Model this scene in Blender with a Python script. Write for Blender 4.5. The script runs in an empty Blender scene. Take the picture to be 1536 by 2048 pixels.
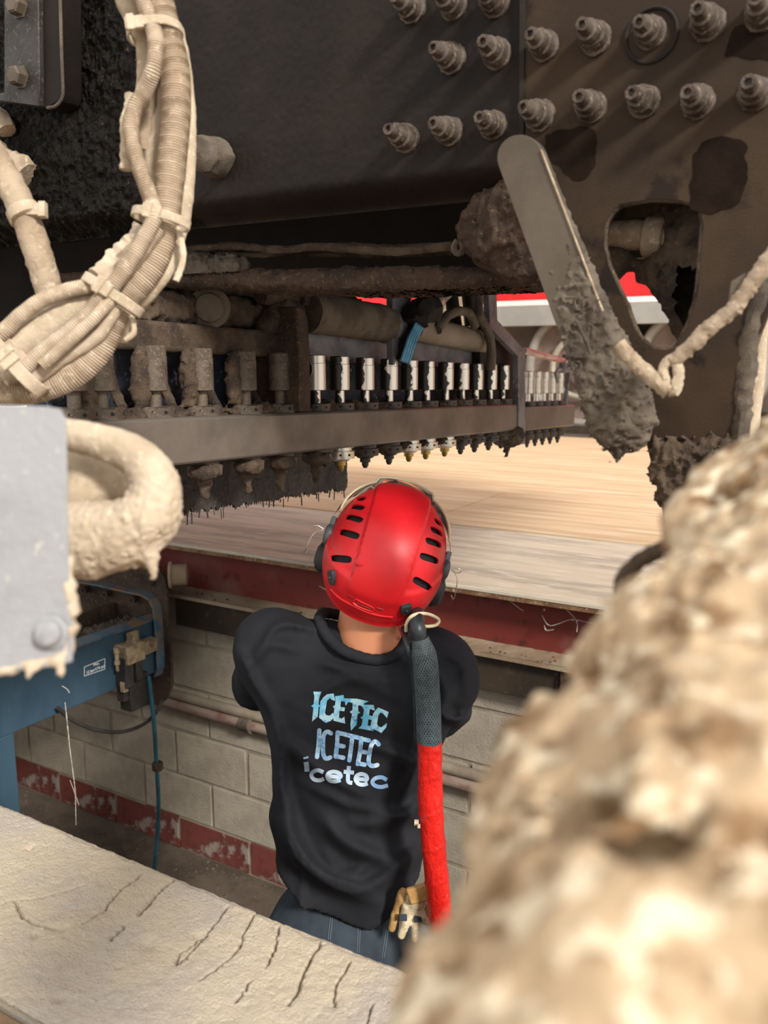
import bpy, bmesh, math, random
import numpy as np
from mathutils import Vector, Matrix
from mathutils.bvhtree import BVHTree
from mathutils.geometry import tessellate_polygon
random.seed(7); rng = np.random.default_rng(7)
SC = bpy.context.scene
COL = SC.collection

# ------------------------------------------------------------------ camera
W_, H_, F_ = 1536.0, 2048.0, 1700.0
YAW, PITCH, CAMH = math.radians(30.5), math.radians(10.3), 0.75
cam_d = bpy.data.cameras.new('camera'); cam = bpy.data.objects.new('camera', cam_d); COL.objects.link(cam)
cam_d.sensor_fit = 'VERTICAL'; cam_d.sensor_height = 36.0; cam_d.lens = F_ / H_ * 36.0
cam_d.clip_start = 0.02; cam_d.clip_end = 200
cam.location = (0, 0, CAMH); cam.rotation_euler = (math.pi/2 - PITCH, 0, YAW)
cam_d.dof.use_dof = True; cam_d.dof.focus_distance = 1.75; cam_d.dof.aperture_fstop = 5.0
SC.camera = cam

# ------------------------------------------------------------------ light of the hall
wd = bpy.data.worlds.new('world'); SC.world = wd; wd.use_nodes = True
bg = wd.node_tree.nodes['Background']; bg.inputs[0].default_value = (1.0, 0.97, 0.93, 1); bg.inputs[1].default_value = 1.15
def sun(name, to_light, e, ang, col):
    s = bpy.data.lights.new(name, 'SUN'); s.energy = e; s.angle = math.radians(ang); s.color = col
    o = bpy.data.objects.new(name, s); COL.objects.link(o)
    o.rotation_euler = Vector(to_light).to_track_quat('Z', 'Y').to_euler()
sun('sun', (0.80, -0.42, 0.56), 4.2, 9, (1.0, 0.95, 0.88))
vs = SC.view_settings; vs.view_transform = 'Standard'; vs.look = 'None'; vs.gamma = 1; vs.use_curve_mapping = False
vs.exposure = 0.1

# ------------------------------------------------------------------ ray helpers: where a sight line meets a real plane
FW = np.array([-math.sin(YAW), math.cos(YAW), 0.0]); RT = np.array([math.cos(YAW), math.sin(YAW), 0.0])
CP, SP = math.cos(PITCH), math.sin(PITCH)
CF = FW*CP + np.array([0, 0, -SP]); CU = FW*SP + np.array([0, 0, CP]); C0 = np.array([0, 0, CAMH])
def ray(px, py): return CF + RT*((px-W_/2)/F_) + CU*(-(py-H_/2)/F_)
def PT(px, py, t): return C0 + ray(px, py)*t
def PY(px, py, y): d = ray(px, py); return C0 + d*(y/d[1])
def PX(px, py, x): d = ray(px, py); return C0 + d*(x/d[0])
def PZ(px, py, z): d = ray(px, py); return C0 + d*((z-CAMH)/d[2])
def PH(px, py, hd): d = ray(px, py); return C0 + d*(hd/float(d@FW))

# ------------------------------------------------------------------ numpy noise
def _h(i, j, k, s):
    n = (i*374761393 + j*668265263 + k*2147483647 + s*974634777) & 0xFFFFFFFF
    n = ((n ^ (n >> 13))*1274126177) & 0xFFFFFFFF
    n = ((n ^ (n >> 16))*2246822519) & 0xFFFFFFFF
    return ((n ^ (n >> 15)) & 0xFFFF)/32767.5 - 1.0
def noise(P, sc=1.0, seed=0):
    P = np.asarray(P, float)*sc; I = np.floor(P).astype(np.int64); f = P - I; f = f*f*(3-2*f)
    r = 0
    for a in (0, 1):
        for b in (0, 1):
            for c in (0, 1):
                w = (f[..., 0] if a else 1-f[..., 0])*(f[..., 1] if b else 1-f[..., 1])*(f[..., 2] if c else 1-f[..., 2])
                r = r + w*_h(I[..., 0]+a, I[..., 1]+b, I[..., 2]+c, seed)
    return r
def fbm(P, sc, oct=3, seed=0):
    r = 0; a = 1.0
    for o in range(oct): r = r + a*noise(P, sc*2.03**o, seed+o*17); a *= 0.5
    return r
def lumps(P, sc, seed=0):      # rounded blobs, 0..1
    return np.clip(1-np.abs(noise(P, sc, seed))*1.6, 0, 1)**1.5*0.6 + np.clip(noise(P, sc*2.1, seed+5), 0, 1)*0.6
def sst(a, b, x): t = np.clip((x-a)/(b-a), 0, 1); return t*t*(3-2*t)

# ------------------------------------------------------------------ materials
def srgb(h):
    if isinstance(h, str): c = [int(h[i:i+2], 16)/255 for i in (0, 2, 4)]
    else: c = h
    return tuple((v/12.92 if v <= 0.04045 else ((v+0.055)/1.055)**2.4) for v in c) + (1,)
MATS = {}
def M(name, base, c2=None, c3=None, sc=8, rough=0.8, metal=0.0, bump=0.3, bsc=80, bd=0.002, stretch=(1, 1, 1), amt=(0.4, 0.62),
      spec=0.4, coat=0.0, s3=None, a3=(0.56, 0.66), detail=6, rot=0.0, rvar=0.0):
    m = bpy.data.materials.new(name); m.use_nodes = True; nt = m.node_tree; N = nt.nodes; L = nt.links
    b = N['Principled BSDF']; b.inputs['Roughness'].default_value = rough; b.inputs['Metallic'].default_value = metal
    b.inputs['Specular IOR Level'].default_value = spec
    if coat: b.inputs['Coat Weight'].default_value = coat; b.inputs['Coat Roughness'].default_value = 0.15
    tc = N.new('ShaderNodeTexCoord'); mp = N.new('ShaderNodeMapping'); mp.inputs['Scale'].default_value = stretch; mp.inputs['Rotation'].default_value = (0, 0, rot)
    L.new(tc.outputs['Object'], mp.inputs[0])
    def nz(s, d=detail):
        n = N.new('ShaderNodeTexNoise'); n.inputs['Scale'].default_value = s; n.inputs['Detail'].default_value = d; n.inputs['Roughness'].default_value = 0.62
        L.new(mp.outputs[0], n.inputs['Vector']); return n
    def ramp(n, a):
        r = N.new('ShaderNodeMapRange'); r.inputs['From Min'].default_value = a[0]; r.inputs['From Max'].default_value = a[1]; r.interpolation_type = 'SMOOTHSTEP'
        L.new(n.outputs[0], r.inputs[0]); return r.outputs[0]
    def mix(f, a, c):
        x = N.new('ShaderNodeMix'); x.data_type = 'RGBA'; L.new(f, x.inputs[0])
        if isinstance(a, tuple): x.inputs[6].default_value = a
        else: L.new(a, x.inputs[6])
        x.inputs[7].default_value = c; return x.outputs[2]
    col = srgb(base); out = col
    if c2: out = mix(ramp(nz(sc), amt), out, srgb(c2))
    if c3: out = mix(ramp(nz(s3 or sc*7), a3), out, srgb(c3))
    if isinstance(out, tuple): b.inputs['Base Color'].default_value = out
    else: L.new(out, b.inputs['Base Color'])
    if rvar:
        r = N.new('ShaderNodeMapRange'); L.new(nz(sc*2).outputs[0], r.inputs[0]); r.inputs['From Min'].default_value = .35; r.inputs['From Max'].default_value = .65
        r.inputs['To Min'].default_value = rough-rvar; r.inputs['To Max'].default_value = min(1, rough+rvar); L.new(r.outputs[0], b.inputs['Roughness'])
    if bump:
        bp = N.new('ShaderNodeBump'); bp.inputs['Strength'].default_value = bump; bp.inputs['Distance'].default_value = bd
        L.new(nz(bsc, 5).outputs[0], bp.inputs['Height']); L.new(bp.outputs[0], b.inputs['Normal'])
    MATS[name] = m; return m
mud_pale = M('pale_dried_mud', 'c4b39c', 'ad9c85', 'd0c2ac', sc=22, rough=0.95, bump=0.6, bsc=260, bd=0.0015, s3=160)
mud_tan = M('tan_mud', 'ac9a84', '93806a', 'beae98', sc=24, rough=0.95, bump=0.7, bsc=200, bd=0.002, s3=90, a3=(0.54, 0.66))
mud_brown = M('brown_mud', '5a4b3c', '3a2f27', '7a6a55', sc=18, rough=0.85, bump=1.0, bsc=320, bd=0.003, s3=220, a3=(0.58, 0.7))
mud_grey = M('grey_mud', '675d50', '4c4239', '8d806c', sc=14, rough=0.8, bump=0.8, bsc=420, bd=0.002, s3=380, a3=(0.6, 0.72))
plate_brown = M('brown_dusty_steel', '31261d', '3f3124', '241b15', sc=5, rough=0.7, spec=0.2, bump=0.5, bsc=420, bd=0.0012, s3=6, a3=(0.55, 0.62))
plate_dark = M('dark_greasy_steel', '17110d', '211913', '2c2218', sc=5, rough=0.62, spec=0.25, bump=0.7, bsc=330, bd=0.0012, s3=4, a3=(0.6, 0.72))
grease = M('black_grease', '120e0a', '0a0806', '46392b', sc=30, rough=0.42, bump=1.0, bsc=180, bd=0.004, s3=120, a3=(0.60, 0.72), spec=0.15)
black = M('black_steel_recess_shade', '17130f', '231b15', sc=10, rough=0.8, bump=0.4, bsc=150)  # black puts recess shade into the colour; also serves dark joints and wrap
plate_under = M('rusty_brown_plate', '4a392d', '33271f', '6b543f', sc=12, rough=0.8, bump=1.0, bsc=260, bd=0.003, s3=160)
bar_grey = M('dusty_grey_bar', '5e5346', '4d4439', '7f7260', sc=5, rough=0.5, bump=0.5, bsc=500, bd=0.001, s3=500, a3=(0.62, 0.72), rvar=0.12)
steel_oily = M('oily_blue_grey_steel', '74757a', '55555a', '857e74', sc=7, rough=0.42, metal=0.0, bump=0.3, bsc=200, rvar=0.15)
chrome = M('bright_steel', 'd8d2c6', 'bdb3a3', sc=30, rough=0.28, metal=0.75, bump=0.1, bsc=200)
brass = M('brass', 'b89a52', '8a7340', sc=60, rough=0.4, metal=0.8, bump=0.2)
rubber = M('black_rubber', '26292b', '34373a', sc=25, rough=0.6, bump=0.4, bsc=200)
skirt_m = M('mud_wet_rubber', '3d3a37', '2c2926', '5a544c', sc=18, rough=0.55, bump=0.9, bsc=120, bd=0.003)
conduit = M('dusty_conduit', 'bcab96', 'a5937d', 'cfc0aa', sc=20, rough=0.85, bump=0.4, bsc=300, bd=0.001)
box_m = M('pale_grey_box_steel', '96979a', '8b8b8d', 'b3afa8', sc=9, rough=0.6, bump=0.6, bsc=170, bd=0.0015, s3=130, a3=(0.62, 0.72))
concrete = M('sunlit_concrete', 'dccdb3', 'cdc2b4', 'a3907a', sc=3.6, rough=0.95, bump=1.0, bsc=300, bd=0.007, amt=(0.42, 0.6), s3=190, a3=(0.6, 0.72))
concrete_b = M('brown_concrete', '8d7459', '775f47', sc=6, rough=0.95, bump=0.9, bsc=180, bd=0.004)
pit_floor_m = M('damp_pit_floor', '5b5045', '463c33', '6f6354', sc=5, rough=0.8, bump=0.4, bsc=90, s3=140)
block_m = M('pale_painted_block', 'aaa190', '9a9081', '85796a', sc=7, rough=0.9, bump=0.9, bsc=130, bd=0.004, s3=150, a3=(0.63, 0.7))
block_red = M('red_painted_block', '713a33', '5c2d28', '8f827a', sc=8, rough=0.75, bump=0.6, bsc=100, s3=7, a3=(0.53, 0.60))
mortar = M('mortar', '9a907f', '877d6e', sc=14, rough=0.95, bump=0.5, bsc=120)
plate_floor = M('scuffed_floor_plate', 'd4bb96', 'bfa583', 'dfccae', sc=2.4, rough=0.7, bump=0.25, bsc=30, stretch=(0.35, 5.5, 1), s3=5, a3=(0.5, 0.66), metal=0.0, rvar=0.15)
plate_floor2 = M('worn_edge_plate', 'd2c7b2', 'aea495', 'e2d8c6', sc=3.0, rough=0.7, bump=0.3, bsc=60, stretch=(0.5, 4, 1), s3=12, a3=(0.5, 0.68), rvar=0.15)
rust_edge = M('rusty_edge', '8d6e52', '6b4a35', 'b09a7c', sc=15, rough=0.9, bump=0.8, bsc=160)
red_steel = M('faded_red_paint_steel', '6d2a24', '7a5a52', '4f211d', sc=2.2, rough=0.6, bump=0.2, bsc=60, amt=(0.5, 0.75))
flange_dust = M('dusty_flange', 'a3937c', '8b7660', '4e4033', sc=5, rough=0.9, bump=0.8, bsc=140, s3=110, a3=(0.64, 0.7))
timber = M('dark_brown_ledger', '3e3327', '2d251d', '4d4132', sc=4, rough=0.7, bump=0.2, bsc=60)
pipe_grey = M('grey_pipe', '7d7162', '8f8474', sc=8, rough=0.7, bump=0.3)
pipe_red = M('faded_red_pipe', '8b7a6e', '75524a', sc=6, rough=0.8, bump=0.3, stretch=(1, 1, 3), amt=(0.48, 0.66))
blue_paint = M('blue_paint', '3b5566', '314859', '70838f', sc=4, rough=0.5, bump=0.2, bsc=60, stretch=(1, 1, .5), s3=40, a3=(0.66, 0.72))
blue_rust = M('blue_paint_rusting', '5f6f7a', '83654b', '3f6079', sc=9, rough=0.65, bump=0.4, bsc=80, s3=16, a3=(0.5, 0.6))
rust_dark = M('dark_brown_steel', '4b3d30', '352a21', '6d5642', sc=10, rough=0.75, bump=0.5, bsc=120)
valve_black = M('valve_black_plastic', '2e2b2b', '3c3835', sc=20, rough=0.55, bump=0.3)
valve_beige = M('valve_dusty_alloy', 'a8977a', '7d6d55', sc=30, rough=0.7, bump=0.5)
hose_blue = M('teal_air_hose', '2d6277', '25505f', sc=15, rough=0.45, bump=0.1)
wire_blue = M('light_blue_tubing', '6fb0cf', '4d8fb2', sc=20, rough=0.4, bump=0)
web_m = M('dusty_web', 'aaa296', rough=0.9, bump=0)
train_red = M('train_red_paint', 'e02a2c', 'd42326', sc=1, rough=0.4, bump=0)
train_white = M('train_white_stripe', 'f3e9e6', rough=0.5, bump=0)
train_grey = M('train_grey_panel', '8d8c88', '9a9994', sc=2, rough=0.6, bump=0.1)
train_dark = M('train_underframe', '6b6058', '5c524a', sc=3, rough=0.8, bump=0.3)
wheel_m = M('dusty_wheel_disc', '7b6a60', '6a5a51', sc=4, rough=0.7, bump=0.2)
rim_m = M('worn_wheel_rim', '97928a', '837e76', sc=4, rough=0.5, metal=0.2, bump=0.1)
brake_m = M('pale_brake_ring', 'a8a294', '969082', sc=5, rough=0.5, bump=0.1)
hall_m = M('hall_wall_beige', '8d7f6c', '7c6e5c', sc=1, rough=0.9, bump=0)
skin_m = M('skin', 'c98763', 'bd7756', sc=6, rough=0.5, bump=0.15, bsc=250, bd=0.001); skin_m.node_tree.nodes['Principled BSDF'].inputs['Subsurface Weight'].default_value = 0.08
skin_m.node_tree.nodes['Principled BSDF'].inputs['Subsurface Radius'].default_value = (0.02, 0.008, 0.004)
hair_m = M('black_hair', '1c1613', '2a211c', sc=60, rough=0.7, bump=1.0, bsc=300, stretch=(1, 1, 5))
shirt_m = M('washed_black_cotton', '202125', '28292e', sc=7, rough=0.92, bump=0.25, bsc=700, bd=0.0008, spec=0.2)
denim_m = M('dark_denim', '2d363f', '38434d', sc=12, rough=0.9, bump=0.3, bsc=600, bd=0.001, stretch=(1, 1, .4))
seam_m = M('seam_thread', '5b6770', rough=0.9, bump=0)
helmet_m = M('red_helmet_shell', 'd31b24', 'c5161f', 'e86a66', sc=8, rough=0.42, bump=0.12, bsc=60, s3=55, a3=(0.7, 0.76), spec=0.5)
helmet_in = M('helmet_liner_dark', '17181a', rough=0.7, bump=0.2)
grey_plastic = M('grey_plastic', '3f4347', '54585c', sc=30, rough=0.45, bump=0.1)
visor_m = M('clear_visor', 'fbfaf5', rough=0.08, bump=0, spec=0.6); visor_m.node_tree.nodes['Principled BSDF'].inputs['Transmission Weight'].default_value = 0.93
cream = M('cream_plastic_band', 'd8cfae', 'c9bf9c', sc=20, rough=0.5, bump=0)
tape_black = M('black_tape', '1e2427', '2b3135', sc=30, rough=0.4, bump=0.3)
tape_red = M('red_tape', 'd3241c', 'bd1b14', 'f0605a', sc=14, rough=0.28, bump=1.0, bsc=38, bd=0.010, stretch=(1, 1, .5), s3=60, a3=(0.68, 0.75), spec=0.55)
braid_m = M('braided_sleeve', '23292b', '1c2123', sc=60, rough=0.6, bump=0.2)
braid_hi = M('braid_strand', '4f5d61', '414c50', sc=80, rough=0.5, bump=0)
glove_pale = M('glove_leather_pale', 'dccfb0', 'c7b48c', 'efe6cf', sc=25, rough=0.85, bump=0.5, bsc=200)
glove_tan = M('glove_cuff_tan', 'bf9a63', 'a9834f', sc=30, rough=0.9, bump=0.7, bsc=250)
boot_m = M('dark_boot', '2a231e', '3a3028', sc=15, rough=0.7, bump=0.4)
print1 = M('print_icy_blue', '63b4d6', 'b5dfea', '3d86bd', sc=30, rough=0.6, bump=0, s3=55, a3=(0.55, 0.65))
print2 = M('print_frost_blue', 'a9cbe2', '6f9fcd', 'cfe3ee', sc=110, rough=0.6, bump=0, s3=60)
print3 = M('print_blue_to_silver', 'b9ccd9', '7ea6d0', sc=8, rough=0.6, bump=0, amt=(.42, .58))
white_m = M('label_white', 'e8ecef', rough=0.6, bump=0)

# ------------------------------------------------------------------ object helpers
WL = {}
def link(o, parent=None):
    COL.objects.link(o)
    if parent is not None: o.parent = parent
    return o
def tag(o, label, cat=None, group=None, kind=None):
    if label: o['label'] = label
    if cat: o['category'] = cat
    if group: o['group'] = group
    if kind: o['kind'] = kind
    return o
def thing(name, label, cat, loc=(0, 0, 0), group=None, kind=None):
    o = bpy.data.objects.new(name, None); o.empty_display_size = 0.05; link(o); o.location = loc
    WL[o] = np.array(loc, float); return tag(o, label, cat, group, kind)
class MB:
    def __init__(s): s.v = []; s.f = []; s.n = 0
    def add(s, v, f):
        v = np.asarray(v, float); s.v.append(v); n = s.n
        s.f.extend([tuple(int(i)+n for i in q) for q in f]); s.n += len(v); return s
    def box(s, c, size, ax=None):
        a = np.eye(3) if ax is None else np.array(ax, float); h = np.array(size)/2
        v = [np.array(c)+a[0]*x*h[0]+a[1]*y*h[1]+a[2]*z*h[2] for x in (-1, 1) for y in (-1, 1) for z in (-1, 1)]
        return s.add(v, [(0, 1, 3, 2), (4, 6, 7, 5), (0, 4, 5, 1), (2, 3, 7, 6), (0, 2, 6, 4), (1, 5, 7, 3)])
    def span(s, lo, hi):
        lo = np.array(lo, float); hi = np.array(hi, float); return s.box((lo+hi)/2, hi-lo)
    def lathe(s, p0, axis, prof, n=20, jit=0):      # prof: (height, radius)
        d = np.array(axis, float); d /= np.linalg.norm(d); a, b = basis(d); p0 = np.array(p0, float)
        V = []; 
        for h, r in prof:
            for k in range(n):
                t = 2*math.pi*k/n; V.append(p0+d*h+(a*math.cos(t)+b*math.sin(t))*max(r, 1e-5)*(1+(jit*random.uniform(-1, 1) if jit else 0)))
        Fq = [(i*n+k, i*n+(k+1) % n, (i+1)*n+(k+1) % n, (i+1)*n+k) for i in range(len(prof)-1) for k in range(n)]
        Fq.append(tuple(range(n-1, -1, -1))); Fq.append(tuple((len(prof)-1)*n+k for k in range(n)))
        return s.add(V, Fq)
    def cyl(s, p0, p1, r0, r1=None, n=16):
        p0 = np.array(p0, float); p1 = np.array(p1, float); L = np.linalg.norm(p1-p0); r1 = r0 if r1 is None else r1
        c = min(L*.08, r0*.15)
        return s.lathe(p0, p1-p0, [(0, r0-c), (c, r0), (L-c, r1), (L, r1-c)], n)
    def prism(s, pts, ext, hole=None):               # planar 3-D polygon pushed along ext
        pts = [np.array(p, float) for p in pts]; loops = [pts] + ([[np.array(p, float) for p in hole]] if hole is not None else [])
        tris = tessellate_polygon([[Vector(p) for p in l] for l in loops])
        allp = [p for l in loops for p in l]; n = len(allp); e = np.array(ext, float)
        V = allp + [p+e for p in allp]; Fq = [tuple(t) for t in tris] + [tuple(i+n for i in reversed(t)) for t in tris]
        o = 0
        for l in loops:
            m = len(l)
            for i in range(m): j = (i+1) % m; Fq.append((o+i, o+j, o+j+n, o+i+n))
            o += m
        return s.add(V, Fq)
    def tube(s, path, r, n=14, step=None, rf=None, caps=True, smooth=True, lump=0, lsc=60, seed=0):
        P = np.array(path, float)
        if smooth and len(P) > 2: P = catmull(P)
        P = resample(P, step or max(r*0.6, 0.004)); T = np.gradient(P, axis=0); T /= np.linalg.norm(T, axis=1)[:, None]
        a, _ = basis(T[0]); Ls = np.concatenate([[0], np.cumsum(np.linalg.norm(np.diff(P, axis=0), axis=1))]); m = len(P)
        ang = np.arange(n)*2*math.pi/n; ca, sa = np.cos(ang), np.sin(ang); V = np.zeros((m, n, 3))
        for i in range(m):
            a = a - T[i]*(a@T[i]); a /= np.linalg.norm(a); b = np.cross(T[i], a)
            V[i] = P[i] + (ca[:, None]*a + sa[:, None]*b)
        D = V - P[:, None]
        R = np.full((m, n), float(r)) if rf is None else r*rf(Ls[:, None], ang[None, :], D, P[:, None]+D*r)
        V = P[:, None] + D*R[..., None]
        if lump: V = V + D*(lumps(V, lsc, seed)*lump)[..., None]
        Fq = [(i*n+k, i*n+(k+1) % n, (i+1)*n+(k+1) % n, (i+1)*n+k) for i in range(m-1) for k in range(n)]
        if caps: Fq.append(tuple(range(n-1, -1, -1))); Fq.append(tuple((m-1)*n+k for k in range(n)))
        return s.add(V.reshape(-1, 3), Fq)
    def grid(s, fn, u, v):
        U, V = np.meshgrid(np.linspace(*u), np.linspace(*v), indexing='ij'); P = fn(U, V); a, b = U.shape
        idx = np.arange(a*b).reshape(a, b)
        q = np.stack([idx[:-1, :-1], idx[1:, :-1], idx[1:, 1:], idx[:-1, 1:]], -1).reshape(-1, 4)
        return s.add(P.reshape(-1, 3), q.tolist())
    def data(s): return np.concatenate(s.v), s.f
def basis(d):
    d = np.array(d, float)/np.linalg.norm(d); u = np.array([0, 0, 1.0]) if abs(d[2]) < 0.9 else np.array([1.0, 0, 0])
    a = np.cross(u, d); a /= np.linalg.norm(a); return a, np.cross(d, a)
def catmull(P, k=10):
    Q = np.vstack([2*P[0]-P[1], P, 2*P[-1]-P[-2]]); out = []
    for i in range(1, len(Q)-2):
        for t in np.arange(k)/k:
            out.append(0.5*((2*Q[i])+(-Q[i-1]+Q[i+1])*t+(2*Q[i-1]-5*Q[i]+4*Q[i+1]-Q[i+2])*t*t+(-Q[i-1]+3*Q[i]-3*Q[i+1]+Q[i+2])*t**3))
    out.append(Q[-2]); return np.array(out)
def resample(P, step):
    L = np.concatenate([[0], np.cumsum(np.linalg.norm(np.diff(P, axis=0), axis=1))]); n = max(2, int(L[-1]/step)+1)
    t = np.linspace(0, L[-1], n); return np.stack([np.interp(t, L, P[:, k]) for k in range(3)], 1)
def mesh(name, v, f, mat, sharp=35):
    me = bpy.data.meshes.new(name); me.from_pydata([tuple(p) for p in np.asarray(v).tolist()], [], f); me.validate(); me.update()
    bm = bmesh.new(); bm.from_mesh(me); bmesh.ops.recalc_face_normals(bm, faces=bm.faces); bm.to_mesh(me); bm.free()
    me.materials.append(mat); me.polygons.foreach_set('use_smooth', [True]*len(me.polygons))
    me.set_sharp_from_angle(angle=math.radians(sharp)); return me
def part(name, mb, mat, parent=None, label=None, kind=None, bev=0, sharp=35, lump=0, lsc=60, seed=0, sub=0):
    v, f = mb.data() if isinstance(mb, MB) else mb
    o0 = WL[parent] if parent is not None else np.zeros(3)
    if lump:
        me0 = mesh(name, v, f, mat, 180); nrm = np.array([q.normal[:] for q in me0.vertices]); v = np.asarray(v)+nrm*(lumps(np.asarray(v), lsc, seed)*lump)[:, None]
    me = mesh(name, np.asarray(v)-o0, f, mat, sharp)
    o = bpy.data.objects.new(name, me); link(o, parent); WL[o] = o0
    if bev:
        b = o.modifiers.new('bevel', 'BEVEL'); b.width = bev; b.segments = 2; b.limit_method = 'ANGLE'; b.angle_limit = math.radians(40)
    if label: o['label'] = label
    if kind: o['kind'] = kind
    return o
def single(name, mb, mat, label, cat, group=None, kind=None, **k):      # a thing that is one mesh, origin at its base
    v, f = mb.data() if isinstance(mb, MB) else mb; v = np.asarray(v); c = (v.max(0)+v.min(0))/2; c[2] = v[:, 2].min()
    o = part(name, (v-c, f), mat, None, **k); o.location = c; WL[o] = c
    return tag(o, label, cat, group, kind)
def struct(name, mb, mat, label=None, cat=None, **k):
    o = part(name, mb, mat, None, **k); o['kind'] = 'structure'; return tag(o, label, cat)

# ------------------------------------------------------------------ implicit surfaces (smooth organic bodies)
class Field:
    def __init__(s, lo, hi, h):
        s.lo = np.array(lo, float); s.h = h; s.n = np.ceil((np.array(hi)-s.lo)/h).astype(int)+1
        s.V = np.full(tuple(s.n), 1.0, np.float32)
    def sub(s, lo, hi):
        a = np.maximum(0, np.floor((np.array(lo)-s.lo)/s.h).astype(int)); b = np.minimum(s.n, np.ceil((np.array(hi)-s.lo)/s.h).astype(int)+1)
        sl = tuple(slice(a[i], max(b[i], a[i]+1)) for i in range(3))
        G = np.stack(np.meshgrid(*[s.lo[i]+s.h*np.arange(sl[i].start, sl[i].stop) for i in range(3)], indexing='ij'), -1); return sl, G
    def put(s, lo, hi, fn, k=0.02, cut=False):
        lo = np.array(lo, float)-3*k-3*s.h; hi = np.array(hi, float)+3*k+3*s.h; sl, G = s.sub(lo, hi)
        if G.size == 0: return
        d = fn(G); o = s.V[sl]
        if cut: s.V[sl] = np.maximum(o, -d)
        else:
            h = np.clip(0.5+0.5*(o-d)/max(k, 1e-6), 0, 1); s.V[sl] = o*(1-h)+d*h - k*h*(1-h)
    def cap(s, a, b, ra, rb=None, k=0.02, cut=False):
        a = np.array(a, float); b = np.array(b, float); rb = ra if rb is None else rb; R = max(ra, rb)
        def fn(G):
            ab = b-a; t = np.clip(((G-a)@ab)/max(ab@ab, 1e-9), 0, 1); return np.linalg.norm(G-(a+t[..., None]*ab), axis=-1)-(ra+(rb-ra)*t)
        s.put(np.minimum(a, b)-R, np.maximum(a, b)+R, fn, k, cut)
    def ell(s, c, r, ax=None, k=0.02, cut=False):
        c = np.array(c, float); r = np.array(r, float); A = np.eye(3) if ax is None else np.array(ax, float); R = r.max()
        def fn(G):
            q = ((G-c)@A.T)/r; n = np.linalg.norm(q, axis=-1); n2 = np.linalg.norm(q/r, axis=-1); return n*(n-1)/np.maximum(n2, 1e-6)
        s.put(c-R, c+R, fn, k, cut)
    def disp(s, fn): 
        _, G = s.sub(s.lo, s.lo+s.h*s.n); s.V = s.V - fn(G).astype(np.float32)
    def mesh(s):
        V = s.V; S = V < 0; n = np.array(V.shape)-1
        co = [(i, j, k) for i in (0, 1) for j in (0, 1) for k in (0, 1)]
        sl = lambda c: tuple(slice(c[d], c[d]+n[d]) for d in range(3))
        cnt = sum(S[sl(c)].astype(np.int8) for c in co); mx = (cnt > 0) & (cnt < 8)
        pos = np.zeros(tuple(n)+(3,), np.float32); num = np.zeros(tuple(n), np.float32)
        for c in co:
            for d in range(3):
                if c[d]: continue
                e = list(c); e[d] = 1; va = V[sl(c)]; vb = V[sl(e)]; m = ((va < 0) != (vb < 0)) & mx
                t = np.where(m, va/np.where(va == vb, 1, va-vb), 0)
                for q in range(3): pos[..., q] += np.where(m, (c[q] + (t if q == d else 0)), 0)
                num += m
        ii = np.argwhere(mx); P = pos[mx]/num[mx][:, None]; P = s.lo + (ii+P)*s.h
        idx = np.full(tuple(n), -1, np.int64); idx[mx] = np.arange(len(P)); Fq = []
        for d in range(3):
            a, b = [(1, 2), (2, 0), (0, 1)][d]
            s0 = [slice(None)]*3; s1 = [slice(None)]*3; s0[d] = slice(0, -1); s1[d] = slice(1, None)
            ch = S[tuple(s0)] != S[tuple(s1)]; I = np.argwhere(ch); I = I[(I[:, a] > 0) & (I[:, b] > 0) & (I[:, a] < n[a]) & (I[:, b] < n[b])]
            if not len(I): continue
            def c(da, db): J = I.copy(); J[:, a] -= da; J[:, b] -= db; return idx[J[:, 0], J[:, 1], J[:, 2]]
            Fq.append(np.stack([c(1, 1), c(0, 1), c(0, 0), c(1, 0)], 1))
        Fq = np.concatenate(Fq); Fq = Fq[(Fq >= 0).all(1)]; return P, Fq.tolist()
def relax(v, f, it=2):
    v = np.array(v); f = np.array(f); 
    for _ in range(it):
        acc = np.zeros_like(v); c = np.zeros(len(v))
        for i in range(4):
            a, b = f[:, i], f[:, (i+1) % 4]; np.add.at(acc, a, v[b]); np.add.at(c, a, 1); np.add.at(acc, b, v[a]); np.add.at(c, b, 1)
        v = 0.4*v + 0.6*acc/np.maximum(c, 1)[:, None]
    return v
# ================================================================== THE SETTING
PF = -1.46                                           # pit floor level
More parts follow.
